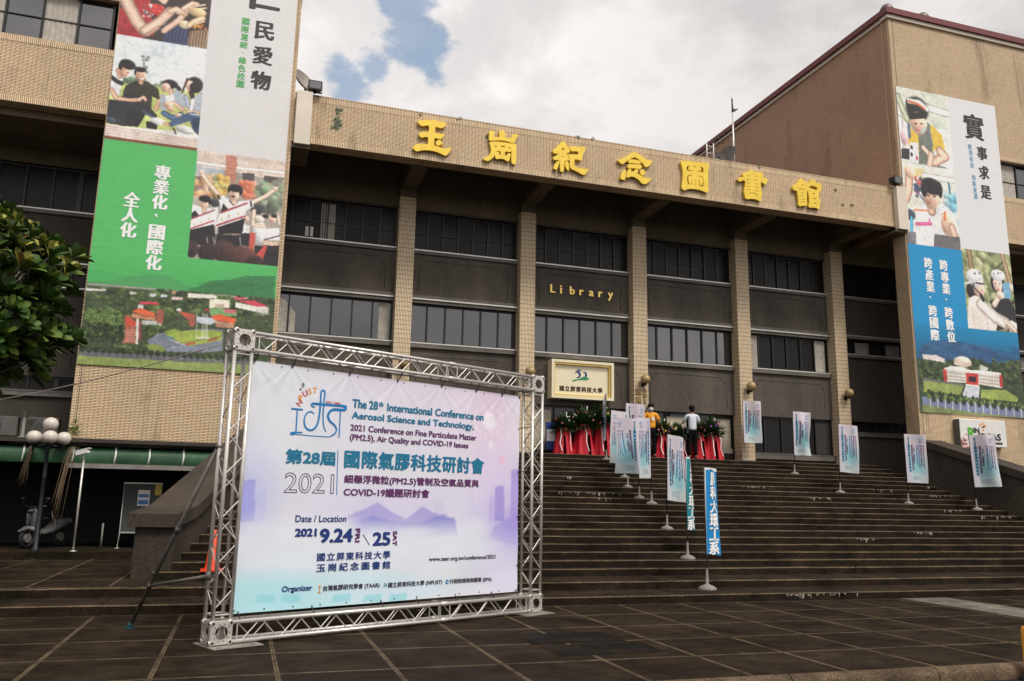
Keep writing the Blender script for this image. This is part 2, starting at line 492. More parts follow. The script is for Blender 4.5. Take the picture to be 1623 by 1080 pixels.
def smooth_loop(pts, it=2):
    for _ in range(it):
        q = []
        for i, p in enumerate(pts):
            n = pts[(i + 1) % len(pts)]
            q += [(p[0] * .8 + n[0] * .2, p[1] * .8 + n[1] * .2), (p[0] * .2 + n[0] * .8, p[1] * .2 + n[1] * .8)]
        pts = q
    return pts
# ---- printed pictures: a colour field over the vinyl, painted in metres
class Print:
    def __init__(s, x0, x1, z0, z1, res, base):
        s.x0, s.x1, s.z0, s.z1, s.res = x0, x1, z0, z1, res
        s.w = int(round((x1 - x0) / res)) + 1; s.h = int(round((z1 - z0) / res)) + 1
        s.X, s.Z = np.meshgrid(np.linspace(x0, x1, s.w), np.linspace(z0, z1, s.h))
        s.C = np.empty((s.h, s.w, 3)); s.C[:] = base
        s.rng = np.random.default_rng(5); s.H = None
        s.clip = np.ones((s.h, s.w), bool); s.N = np.zeros((s.h, s.w)); s.form = 0.0
        for k, a in ((40, .5), (14, .6), (5, .7), (2, .5)):
            gy, gx = s.h // k + 3, s.w // k + 3; G = s.rng.normal(0, 1, (gy, gx))
            yy, xx = np.arange(s.h) / k, np.arange(s.w) / k; iy, ix = yy.astype(int), xx.astype(int); fy, fx = (yy - iy)[:, None], (xx - ix)[None]
            s.N += a * ((G[iy][:, ix] * (1 - fx) + G[iy][:, ix + 1] * fx) * (1 - fy) + (G[iy + 1][:, ix] * (1 - fx) + G[iy + 1][:, ix + 1] * fx) * fy)
    def homog(s, src, dst):
        A = []
        for (x, y), (X, Z) in zip(src, dst):
            A += [[x, y, 1, 0, 0, 0, -X * x, -X * y, -X], [0, 0, 0, x, y, 1, -Z * x, -Z * y, -Z]]
        s.H = np.linalg.svd(np.array(A, float))[2][-1].reshape(3, 3)
        d = s.H @ np.array([*src[0], 1.0]); d2 = s.H @ np.array([src[0][0] + 10, src[0][1], 1.0])
        s.k = np.hypot(*(d2[:2] / d2[2] - d[:2] / d[2])) / 10
    def T(s, pts):
        p = np.array(pts, float).reshape(-1, 2)
        if s.H is None: return p
        q = (s.H @ np.c_[p, np.ones(len(p))].T).T
        return q[:, :2] / q[:, 2:]
    def frame(s, x0, x1, z0, z1): s.clip = (s.X >= x0) & (s.X <= x1) & (s.Z >= z0) & (s.Z <= z1)
    def win(s, x0, z0, x1, z1):
        i0 = max(int((z0 - s.z0) / s.res) - 1, 0); i1 = min(int((z1 - s.z0) / s.res) + 3, s.h)
        j0 = max(int((x0 - s.x0) / s.res) - 1, 0); j1 = min(int((x1 - s.x0) / s.res) + 3, s.w)
        return (slice(i0, max(i1, i0)), slice(j0, max(j1, j0)))
    def put(s, m, col, a=1.0, w=(slice(None), slice(None)), tone=None):
        m = (np.clip(m, 0, 1) * a * s.clip[w])[..., None]
        c = np.array(col, float)
        if s.form:
            t = .030 * s.N[w] if tone is None else tone + .018 * s.N[w]
            c = c * (1 + s.form * t)[..., None]
        s.C[w] = s.C[w] * (1 - m) + c * m
    def el(s, cx, cy, rx, ry, col, rot=0, a=1.0, soft=.25):
        (X, Z), = s.T([(cx, cy)]); k = s.k if s.H is not None else 1
        R = max(rx, ry) * k * (1 + soft); w = s.win(X - R, Z - R, X + R, Z + R)
        t = math.radians(-rot); dx = (s.X[w] - X); dz = (s.Z[w] - Z)
        p = (dx * math.cos(t) + dz * math.sin(t)) / (rx * k); q = (-dx * math.sin(t) + dz * math.cos(t)) / (ry * k)
        d = np.sqrt(p * p + q * q)
        s.put((1 + soft / 2 - d) / soft, col, a, w, np.clip(q * .16 + p * .13, -.3, .2))
    def po(s, pts, col, a=1.0):
        P = s.T(pts); n = len(P); w = s.win(*P.min(0), *P.max(0)); X, Z = s.X[w], s.Z[w]; ins = np.zeros(X.shape, bool)
        for i in range(n):
            (xa, za), (xb, zb) = P[i], P[(i + 1) % n]
            if za == zb: continue
            ins ^= ((za > Z) != (zb > Z)) & (X < (xb - xa) * (Z - za) / (zb - za) + xa)
        s.put(ins.astype(float), col, a, w)
    def ln(s, pts, wd, col, a=1.0):
        P = s.T(pts); k = s.k if s.H is not None else 1; r = max(wd * k / 2, s.res * .45); e = r + s.res * 2
        lo, hi = P.min(0) - e, P.max(0) + e; w = s.win(*lo, *hi); X, Z = s.X[w], s.Z[w]; D = np.full(X.shape, 1e9)
        for (xa, za), (xb, zb) in zip(P[:-1], P[1:]):
            dx, dz = xb - xa, zb - za; t = np.clip(((X - xa) * dx + (Z - za) * dz) / max(dx * dx + dz * dz, 1e-9), 0, 1)
            D = np.minimum(D, np.hypot(X - xa - t * dx, Z - za - t * dz))
        s.put((r + s.res * .5 - D) / s.res, col, a, w, .10 - .34 * np.clip(D / r, 0, 1) ** 2 if wd > 12 else 0 * D)
    def dab(s, n, x0, y0, x1, y1, r0, r1, cols, a=.8, flat=1.0):
        for _ in range(n):
            x = s.rng.uniform(x0, x1); y = s.rng.uniform(y0, y1); r = s.rng.uniform(r0, r1)
            s.el(x, y, r, r * flat, cols[s.rng.integers(len(cols))], a=a, soft=.5)
    def grade(s, fn): s.C = np.where(s.clip[..., None], fn(s.X, s.Z, s.C), s.C)
    def blur(s, n=1):
        for _ in range(n):
            C = s.C; P = np.pad(C, ((1, 1), (1, 1), (0, 0)), 'edge')
            s.C = (P[:-2, 1:-1] + P[2:, 1:-1] + P[1:-1, :-2] + P[1:-1, 2:] + 2 * C) / 6
    def mesh(s, name, parent, y=0.0, fn=None, noise=4.0, gain=1.13, local=True):
        C = np.clip(s.C + s.rng.normal(0, noise, s.C.shape[:2])[..., None], 4, 250) / 255
        Ln = np.where(C > .04, ((C + .055) / 1.055) ** 2.4, C / 12.92) * gain
        Y = np.full(s.X.shape, y)
        if fn is not None: Y = Y + fn(s.X, s.Z)
        co = np.stack([s.X, Y, s.Z], -1).reshape(-1, 3)
        i = np.arange(s.h * s.w).reshape(s.h, s.w)
        F = np.stack([i[:-1, :-1], i[:-1, 1:], i[1:, 1:], i[1:, :-1]], -1).reshape(-1, 4)
        me = bpy.data.meshes.new(name)
        me.vertices.add(len(co)); me.vertices.foreach_set('co', co.ravel().astype(np.float32))
        me.loops.add(F.size); me.loops.foreach_set('vertex_index', F.ravel().astype(np.int32))
        me.polygons.add(len(F)); me.polygons.foreach_set('loop_start', np.arange(0, F.size, 4, dtype=np.int32))
        me.update(calc_edges=True)
        at = me.color_attributes.new('Print', 'FLOAT_COLOR', 'POINT')
        at.data.foreach_set('color', np.c_[np.clip(Ln, 0, .88).reshape(-1, 3), np.ones(len(co))].ravel().astype(np.float32))
        me.materials.append(MATS['printed_vinyl'])
        me.polygons.foreach_set('use_smooth', np.ones(len(F), bool))
        o = bpy.data.objects.new(name, me); COL.objects.link(o); o.parent = parent
        return o
# ================================================================ setting: ground, plaza, steps
RIS = 1.73 / 12
FLOOR = 22 * RIS
def ynose(n): return {1: 13.75, 2: 14.77, 3: 15.90}.get(n, 16.20 + (n - 4) * .40)
def xl(y): return -1.20 + .30 * (y - 16.1)
def xr(y): return 22.8 - .30 * (y - 16.1)
mb = MB(); mb.box(-900, 900, -900, 900, -.6, -.16); g = struct(mb.build('ground', 'asphalt'))
mb = MB(); mb.box(-40, 50, 7.86, 13.80, -.155, 0.0)
struct(mb.build('plaza_pavement', 'plaza_stone'))
# rounded kerb along the plaza edge, in blocks
mb = MB(); x = -40
while x < 50:
    l = 1.9; a = []
    for t in range(7):
        an = math.pi / 2 * t / 6
        a.append((7.86 - .10 * math.sin(an) - .0, -.10 + .104 * math.cos(an)))
    prof = [(7.87, .004)] + a + [(7.76, -.158)]
    vs = [(xx, y, z) for xx in (x + .006, x + l - .006) for y, z in prof]; k = len(prof)
    mb.add(vs, [(i, i + 1, k + i + 1, k + i) for i in range(k - 1)], True)
    x += l
struct(mb.build('kerb', 'worn_edge'))
R = random.Random(3)
def blocks(mb, n, xa, xb, y0, y1, z0, z1, wid):
    """one step course cut into stone blocks: riser, worn nosing, tread; each block a hair out of line"""
    x = xa
    while x < xb - .01:
        e = min(xb, x + wid * R.uniform(.85, 1.15))
        if xb - e < .4: e = xb
        jy, jz = R.uniform(-.006, .006), R.uniform(-.004, .004); c = .017; g = .0035
        ya, zb = y0 + jy, z1 + jz; a, b = x + g, e - g
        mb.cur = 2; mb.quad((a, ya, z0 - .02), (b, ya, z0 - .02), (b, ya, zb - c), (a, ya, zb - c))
        mb.cur = 1; mb.quad((a, ya, zb - c), (b, ya, zb - c), (b, ya + c, zb), (a, ya + c, zb))
        mb.cur = 0; mb.quad((a, ya + c, zb), (b, ya + c, zb), (b, y1 + .03, zb), (a, y1 + .03, zb))
        x = e
SM = ['step_stone', 'worn_edge', 'step_riser']
mb = MB()
blocks(mb, 1, -40, 50, ynose(1), ynose(2), 0, RIS, 1.182)
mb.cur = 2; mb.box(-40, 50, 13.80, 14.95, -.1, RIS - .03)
blocks(mb, 2, -40, 50, ynose(2), 16.2, RIS, 2 * RIS, 1.182)
mb.cur = 0; mb.box(-40, 50, 14.81, 27.0, -.1, 2 * RIS - .012)
for n in range(3, 23):
    y0 = ynose(n); y1 = ynose(n + 1) if n < 22 else 24.6
    ym = (y0 + y1) / 2 if n < 22 else 23.6
    blocks(mb, n, xl(ym) - .15, xr(ym) + .15, y0, y1, (n - 1) * RIS, n * RIS, 1.25)
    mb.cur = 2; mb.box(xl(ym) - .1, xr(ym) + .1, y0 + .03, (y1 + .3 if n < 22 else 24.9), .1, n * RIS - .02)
steps = struct(mb.build('pavement_steps', SM))
# upper forecourt slabs on the left and right of the steps
mb = MB(); mb.box(-40, -1.0, 14.9, 25.0, .2, 2 * RIS + .004); mb.box(22.9, 50, 14.9, 25.0, .2, 2 * RIS + .004)
struct(mb.build('forecourt_pavement', 'plaza_stone'))
# pale strip of granite let into the plaza, on the right
mb = MB(); mb.box(12.45, 13.56, 7.95, 13.74, -.02, .004); struct(mb.build('granite_pavement', 'pale_granite'))
# white lime runs on some nosings
mb = MB(); Rs = random.Random(11)
for (n, xc, ln_) in [(14, 8.3, 1.1), (14, 9.2, .6), (13, 8.9, .5), (17, 8.4, .4), (16, 14.1, .9), (14, 15.7, .8), (16, 18.6, .7), (15, 20.4, .9), (12, 19.6, .7), (11, 20.8, 1.1), (1, 10.6, 1.7), (7, 14.8, .6), (8, 17.0, .6), (17, 20.9, .5)]:
    y0, zt = ynose(n) - .0085, n * RIS
    for k in range(int(ln_ * 16)):
        x = xc + Rs.uniform(-.5, .5) * ln_; wd = Rs.uniform(.012, .07); h = Rs.uniform(.008, .05) * Rs.choice((.5, 1, 1.8))
        a = zt - Rs.uniform(.012, .03)
        mb.add([(x, y0, a), (x + wd, y0, a), (x + wd * .8, y0, a - h), (x + wd * .3, y0, a - h * 1.2)], [(0, 3, 2, 1)])
mb.build('lime_stain', 'limewash_stain', steps)

# raised walk along the building on the left
mb = MB(); mb.box(-40, -1.9, 21.2, 25.3, .2, .45); struct(mb.build('walkway_path', 'step_stone'))
# drain covers
for lab, (x0, x1, y0, y1) in (('dark drain cover in the paving, the one nearer the steps', (3.60, 4.79, 10.20, 10.88)), ('dark drain cover in the paving, the one nearer the kerb', (3.66, 4.93, 9.36, 9.99))):
    t = thing('drain_cover', lab, 'drain cover', ((x0 + x1) / 2, (y0 + y1) / 2, 0), 0, 'drain covers sunk in the plaza')
    mb = MB(); mb.box(x0 - .05, x1 + .05, y0 - .04, y1 + .04, -.02, .005); mb.build('rim', 'step_riser', t, True)
    mb = MB(); mb.box(x0, x1, y0, y1, -.01, .010); mb.build('lid', 'drain_grit', t, True)

# ================================================================ the library
P0, YC, YW = 21.80, 24.0, 24.35      # fascia plane, column fronts, bay wall
XL, XR = -4.0, 25.6
B = thing('library_building', 'tan brick library with a columned front, deep canopy beam and two tall brick towers', 'building', (10.8, 24.0, 0))
def part(mb, name, mat, parent=None): return mb.build(name, mat, parent or B, True)
# canopy beam: a brick face between soldier courses
def brickband(x0, x1, y0, y1, z0, z1, sol=.2, top=True):
    m1, m2 = MB(), MB()
    zt = z1 - sol if top else z1
    m1.box(x0, x1, y0, y1, z0 + sol, zt)
    m2.box(x0, x1, y0 - .006, y1, z0, z0 + sol)
    if top: m2.box(x0, x1, y0 - .006, y1 + .02, zt, z1)
    return m1, m2
a, b = brickband(.57, 21.03, P0, P0 + .45, 11.20, 12.64)
part(a, 'canopy_beam', 'brick_tile'); part(b, 'soldier_course', 'brick_soldier')
# roof slab, depth beams, back beam
mb = MB(); mb.box(.4, 21.2, P0 + .45, 27, 12.28, 12.52); mb.box(.4, 21.2, P0 + .4, P0 + .47, 11.24, 12.5); part(mb, 'roof_slab', 'soffit_paint')
mb = MB(); mb.box(-30, 50, YW, 24.9, 10.60, 12.28); part(mb, 'back_beam', 'soffit_paint')
COLX = [3.95, 7.87, 11.79, 15.72, 19.68]
for x in COLX:
    mb = MB(); mb.box(x + .02, x + .48, P0 + .47, YW, 11.14, 12.28); mb.box(x + .012, x + .488, YC + .005, YW, 10.86, 11.2); part(mb, 'ceiling_beam', 'soffit_paint')
    mb = MB(); mb.box(x, x + .5, YC, YW + .1, FLOOR, 10.86); part(mb, 'column', 'column_tile')
# dark core of the building behind the bays
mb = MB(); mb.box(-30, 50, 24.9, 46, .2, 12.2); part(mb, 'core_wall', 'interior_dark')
def groove(x0, x1, z0, z1, y, c=.18):
    """chamfered groove frame drawn as a fine raised bead"""
    p = [(x0, z0 + c * .2), (x0, z1 - c), (x0 + c, z1 - c * .9), (x0 + c, z1), (x1 - c, z1), (x1 - c * .2 - c * .6, z1 - c * .9), (x1, z1 - c), (x1, z0 + c * .2)]
    m = MB(); m.tube([(x, y, z) for x, z in p], .011, 5); return m
Rw = random.Random(5)
def window(x0, x1, z0, z1, n, y, pane, frame='frame_dark', rail=.0, mesh=()):
    m = MB(); t = .05
    m.box(x0, x1, y - .03, y + .06, z0, z0 + t); m.box(x0, x1, y - .03, y + .06, z1 - t, z1)
    for i in range(n + 1):
        xc = x0 + (x1 - x0) * i / n; hw = .022 if 0 < i < n else .03
        xc = min(max(xc, x0 + hw), x1 - hw)
        m.box(xc - hw, xc + hw, y - .035, y + .05, z0 + t, z1 - t)
    if rail: m.box(x0 + .05, x1 - .05, y - .018, y + .04, z0 + (z1 - z0) * rail - .012, z0 + (z1 - z0) * rail + .012)
    f = part(m, 'window', frame)
    m = MB(); wdt = (x1 - x0) / n
    for i in range(n):
        j = Rw.uniform(-.006, .006); k = Rw.uniform(-.004, .004)
        m.quad((x0 + wdt * i, y + .02 + j, z0), (x0 + wdt * (i + 1), y + .02 - j, z0), (x0 + wdt * (i + 1), y + .02 - j + k, z1), (x0 + wdt * i, y + .02 + j + k, z1))
    m.build('pane', pane, B, True).parent = f
    if mesh:
        for i in mesh:
            m = MB(); m.box(x0 + wdt * i + .03, x0 + wdt * (i + 1) - .03, y - .002, y + .004, z0 + .05, z1 - .05)
            m.build('mesh_screen', 'diamond_mesh', B, True).parent = f
    return f
def curtain(f, x0, x1, z0, z1, y, slope=0.0):
    m = MB(); n = 12
    for i in range(n):
        a, b = x0 + (x1 - x0) * i / n, x0 + (x1 - x0) * (i + 1) / n
        d0, d1 = (.012 if i % 2 else 0), (0 if i % 2 else .012)
        za, zb = z1 - slope * i / n, z1 - slope * (i + 1) / n
        m.quad((a, y - d0, z0), (b, y - d1, z0), (b, y - d1, zb), (a, y - d0, za))
    m.build('curtain', 'curtain_cloth', B, True).parent = f
def ledge(x0, x1, z0, z1, d, bright=True):
    m = MB(); m.box(x0, x1, YW - d, YW + .02, z0, z1 - .035); part(m, 'ledge', 'sill_concrete')
    m = MB(); m.box(x0, x1, YW - d - .012, YW + .02, z1 - .035, z1); part(m, 'sill_strip', 'sill_metal' if bright else 'sill_concrete')
bays = [(0.3, COLX[0])] + [(COLX[i] + .5, COLX[i + 1]) for i in range(4)]
for k, (x0, x1) in enumerate(bays):
    up, mid, low = MB(), MB(), MB()
    up.box(x0, x1, YW, 24.9, 7.87, 9.24); part(up, 'spandrel', 'pebble_dash')
    low.box(x0, x1, YW, 24.9, 4.74 if k < 4 else 4.76, 6.25); part(low, 'spandrel', 'pebble_dash')
    part(groove(x0 + .25, x1 - .3, 8.0, 9.0, YW), 'groove_frame', 'pebble_dash_dark'); part(groove(x0 + .25, x1 - .3, 4.95, 6.0, YW), 'groove_frame', 'pebble_dash_dark')
    ledge(x0, x1, 9.20, 9.33, .07); ledge(x0, x1, 6.25, 6.41, .09)
    m = MB(); m.box(x0, x1, YW - .10, YW + .02, 7.78, 7.88); m.box(x0, x1, YW - .06, YW + .02, 7.64, 7.74); part(m, 'ledge', 'sill_concrete')
    m = MB(); m.box(x0, x1, YW - .11, YW + .02, 7.74, 7.78); part(m, 'sill_strip', 'sill_metal')
    m = MB(); m.box(x0, x1, YW - .05, YW + .02, 10.57, 10.63); part(m, 'lintel', 'pebble_dash_dark')
    f = window(x0, x1, 9.33, 10.57, 7, 24.46, 'mesh_glass', rail=.45, mesh=((1, 3) if k in (1, 2) else (2, 4, 5) if k == 0 else (1, 5)))
    if k == 0:
        curtain(f, x0 + 1.35, x0 + 1.78, 9.38, 10.5, 24.462)
        m = MB(); m.box(x0 + .92, x0 + 1.15, 24.445, 24.45, 9.42, 9.72); m.build('notice_paper', 'white_paint', B, True).parent = f
    f = window(x0, x1, 6.41, 7.64, 6 if k else 6, 24.46, 'window_glass' if k < 4 else 'mesh_glass')
    if k == 0:
        curtain(f, x0 + .32, x0 + .80, 6.45, 7.6, 24.462, .55); curtain(f, x1 - .42, x1 - .12, 6.45, 7.6, 24.462)
    if k == 4:
        curtain(f, x1 - .55, x1 - .1, 6.45, 7.6, 24.462); curtain(f, x0 + .3, x0 + .55, 6.45, 7.6, 24.462)
    if k < 4:
        f = window(x0, x1, FLOOR, 4.74, 4, 24.50, 'door_glass')
        for i, (u, v_) in enumerate(((.02, .22), (.27, .48), (.52, .72), (.78, .97))):
            if (i + k) % 2: continue
            m = MB(); m.box(x0 + (x1 - x0) * u, x0 + (x1 - x0) * v_, 24.505, 24.512, 3.6 if i else 3.35, 4.6)
            m.build('blind_filler', 'room_wall', B, True).parent = f  # pale sheets added to lighten the door glass, standing for the room inside
        m = MB(); m.box(x0 + .05, x1 - .05, 24.47, 24.49, FLOOR + .28, FLOOR + .44); m.build('push_rail', 'room_wall', B, True).parent = f
    else:
        ledge(x0, x1, 3.30, 3.5, .09, False)
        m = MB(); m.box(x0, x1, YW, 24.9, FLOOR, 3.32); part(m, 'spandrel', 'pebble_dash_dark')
        window(x0, x1, 3.5, 4.76, 5, 24.46, 'mesh_glass', mesh=(4,))
# side bays beyond the columns: slit windows between dark panels
def sidebay(x0, x1, zf):
    for a, b_ in ((7.87, 9.24), (4.76, 7.12), (zf, 4.24)):
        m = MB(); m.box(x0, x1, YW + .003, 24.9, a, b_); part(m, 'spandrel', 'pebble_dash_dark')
    part(groove(x0 + .3, x1 - .3, 4.95, 6.85, YW), 'groove_frame', 'pebble_dash')
    ledge(x0, x1, 9.20, 9.33, .07); ledge(x0, x1, 7.75, 7.88, .10); ledge(x0, x1, 7.06, 7.19, .09); ledge(x0, x1, 4.22, 4.37, .09, False)
    n = max(2, int(round((x1 - x0) / .72)))
    window(x0, x1, 9.33, 10.57, n, 24.46, 'mesh_glass')
    f = window(x0, x1, 7.19, 7.75, n, 24.46, 'mesh_glass')
    for i in range(1, n, 2):
        m = MB(); m.box(x0 + (x1 - x0) * i / n + .03, x0 + (x1 - x0) * (i + 1) / n - .05, 24.445, 24.452, 7.24, 7.66)
        m.build('blind_filler', 'concrete_grey', B, True).parent = f
    window(x0, x1, 4.37, 4.76, n, 24.46, 'mesh_glass')
sidebay(COLX[4] + .5, 25.0, 1.0); sidebay(-4.9, .3, 2.6); sidebay(-9.6, -4.9, 2.6); sidebay(-15, -9.6, 2.6); sidebay(25.0, 31, 1.0)
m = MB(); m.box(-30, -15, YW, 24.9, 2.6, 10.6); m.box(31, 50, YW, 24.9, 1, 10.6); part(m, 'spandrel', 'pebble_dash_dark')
# brick piers carrying the tall banners, and the tower blocks above
for s_, (x0, x1) in ((-1, (XL, .57)), (1, (21.03, XR))):
    m = MB(); m.box(x0, x1, P0, P0 + .57, 3.0, 19.3); part(m, 'pier', 'brick_tile')
    m = MB(); m.box(x0 + .13, x0 + .145, P0 - .004, P0 + .01, 3.0, 19.3); part(m, 'pier_joint', 'pebble_dash_dark')
    fx0, fx1 = ((-30, XL) if s_ < 0 else (XR, 50))
    m1, m2 = MB(), MB()
    m1.box(fx0, fx1, P0 + .004, P0 + .4, 11.4, 12.78); m2.box(fx0, fx1, P0 - .002, P0 + .4, 11.2, 11.4); m2.box(fx0, fx1, P0 - .002, P0 + .4, 12.78, 12.98)
    m1.box(fx0, fx1, P0 + .004, P0 + .4, 14.58, 19.3); m2.box(fx0, fx1, P0 - .002, P0 + .4, 14.38, 14.58)
    part(m1, 'tower_wall', 'brick_tile'); part(m2, 'soldier_course', 'brick_soldier')
    m = MB(); m.box(fx0, fx1, P0 + .4, 24.9, 11.0, 11.25); part(m, 'tower_soffit', 'soffit_paint')
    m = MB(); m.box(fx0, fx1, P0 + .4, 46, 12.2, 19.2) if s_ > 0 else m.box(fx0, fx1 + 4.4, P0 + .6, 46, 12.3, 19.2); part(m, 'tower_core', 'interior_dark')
    i = 0; x = XL - .1 if s_ < 0 else XR + .12
    while abs(x) < 12 if s_ < 0 else x < 34:
        x2 = x + s_ * 3.3; a, b_ = min(x, x2), max(x, x2)
        f = window(a, b_, 12.98, 14.38, 4, P0 + .20, 'window_glass', rail=.48)
        wq = (b_ - a) / 4
        for q in (0, 2): curtain(f, a + wq * q + .04, a + wq * (q + 1) - .05, 13.03, 14.33, P0 + .212)
        m = MB(); m.box(min(x2, x2 + s_ * .3), max(x2, x2 + s_ * .3), P0 + .004, P0 + .4, 12.98, 14.38); part(m, 'tower_wall', 'brick_tile')
        x = x2 + s_ * .3
# inner side wall of the right tower rising above the canopy roof, and its twin
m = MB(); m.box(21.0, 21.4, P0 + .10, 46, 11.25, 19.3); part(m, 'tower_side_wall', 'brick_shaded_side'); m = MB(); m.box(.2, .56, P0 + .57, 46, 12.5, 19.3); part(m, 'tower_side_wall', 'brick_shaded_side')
m = MB(); m.box(20.99, 21.1, P0 - .003, P0 + .115, 12.64, 19.3); m.box(20.988, 21.05, P0 + .32, P0 + .36, 12.64, 19.3); part(m, 'corner_trim', 'brick_tile')
m = MB(); m.box(20.82, 50, P0 - .16, P0 + .3, 19.3, 19.52); m.box(20.82, 21.5, P0 + .3, 46, 19.3, 19.52); part(m, 'roof_trim', 'red_trim'); m = MB(); m.box(-30, .75, P0 - .16, P0 + .3, 19.3, 19.52); m.box(.3, .75, P0 + .3, 46, 19.3, 19.52)
part(m, 'roof_trim', 'red_trim')
m = MB(); m.box(20.90, 50, P0 - .08, P0 + .3, 19.16, 19.3); m.box(20.93, 21.4, P0 + .3, 46, 19.16, 19.3); part(m, 'eave_band', 'cream_paint')
# cream end boxes closing the canopy beam
for x0, x1 in ((.62, 1.04), (20.62, 21.05)):
    m = MB(); m.box(x0, x1, P0 - .20, P0 - .004, 11.08, 12.62); o = part(m, 'end_box', 'cream_paint')
    bv = o.modifiers.new('bevel', 'BEVEL'); bv.width = .012; bv.segments = 2
    m = MB(); m.box(x0 - .05, x1, P0 - .1, P0 + 1.2, 11.0, 11.08); part(m, 'gutter_box', 'soffit_paint')
# lower storey under the left pier
m = MB(); m.box(-30, -.2, 25.2, 25.5, .25, 2.9); m.box(-5.2, -.1, P0 + .2, 25.2, 2.86, 3.0); part(m, 'basement_wall', 'old_paint_wall')
m = MB(); m.box(-30, .57, P0 + .02, YW, 2.9, 3.0); m.box(-4.1, .57, P0 - .02, P0 + .5, 2.93, 3.02); part(m, 'floor_slab', 'pebble_dash_dark')
for a in (-5.4, -9.2): window(a - 1.9, a + .15, 1.35, 2.42, 4, 25.16, 'mesh_glass')
# stains of green growing on the canopy beam
m = MB(); Rv = random.Random(2)
for k in range(60):
    x = 1.75 + Rv.gauss(0, .05); z = 12.35 - Rv.random() * .62; r = Rv.uniform(.010, .024)
    m.obox((x, P0 - .02, z), (1, .2, .3), (-.2, 1, 0), (0, .1, 1), r, .006, r * 1.4)
tag(m.build('wall_plant', 'bouquet_leaf'), 'small dark creeper growing out of the brick canopy beam near its left end', 'plant')
m = MB()
for (x, z) in ((4.05, 12.55), (5.2, 12.63), (8.9, 12.64), (9.4, 12.64), (6.05, 12.2), (8.2, 11.95), (18.25, 12.2), (18.9, 11.75), (18.5, 11.72), (15.3, 12.64)):
    for k in range(9):
        r = Rv.uniform(.006, .016); m.obox((x + Rv.gauss(0, .04), P0 - .012, z + Rv.gauss(0, .03)), (1, 0, .3), (0, 1, 0), (-.3, 0, 1), r, .006, r)
tag(m.build('moss', 'bouquet_leaf'), 'scattered moss tufts along the brick canopy beam', 'moss')['kind'] = 'stuff'

# low sloped granite walls either side of the steps
def cheek(xa, xb, lab, up=0.0, yend=22.6):
    """xa outer, xb inner at the foot; both lean inwards going back"""
    t = thing('cheek_wall', lab, 'wall', ((xa + xb) / 2, 16.1, .288), 0, 'granite walls flanking the steps')
    sg = 1 if xb > xa else -1
    def sl(name, o, i, zb, zt, y0, mat):
        m = MB(); vs = []
        for y in (y0, 17.0, yend):
            dx = sg * .30 * (y - 16.1); lift = .38 * (max(y, 16.6) - 16.6)
            for x in (xa + sg * o + dx, xb - sg * i + dx):
                vs += [(x, y, .2 if zb is None else zb + lift + up), (x, y, zt + lift + up)]
        fs = []
        for k in (0, 4): fs += [(k, k + 4, k + 5, k + 1), (k + 2, k + 3, k + 7, k + 6), (k + 1, k + 5, k + 7, k + 3), (k, k + 2, k + 6, k + 4)]
        fs += [(0, 1, 3, 2), (8, 10, 11, 9)]
        m.add(vs, fs); o_ = m.build(name, mat, t, True)
        bm = bmesh.new(); bm.from_mesh(o_.data); bmesh.ops.recalc_face_normals(bm, faces=bm.faces); bm.to_mesh(o_.data); bm.free()
    sl('wall_body', .10, .08, None, 1.18, 16.2, 'granite_wall'); sl('coping', 0, 0, 1.18, 1.41, 16.08, 'granite_wall')
cheek(-1.86, -1.03, 'mottled granite wall sloping up beside the steps behind the traffic cone')
cheek(23.46, 22.63, 'dark granite wall sloping up beside the steps below the white lightbox sign', .60, 21.7)
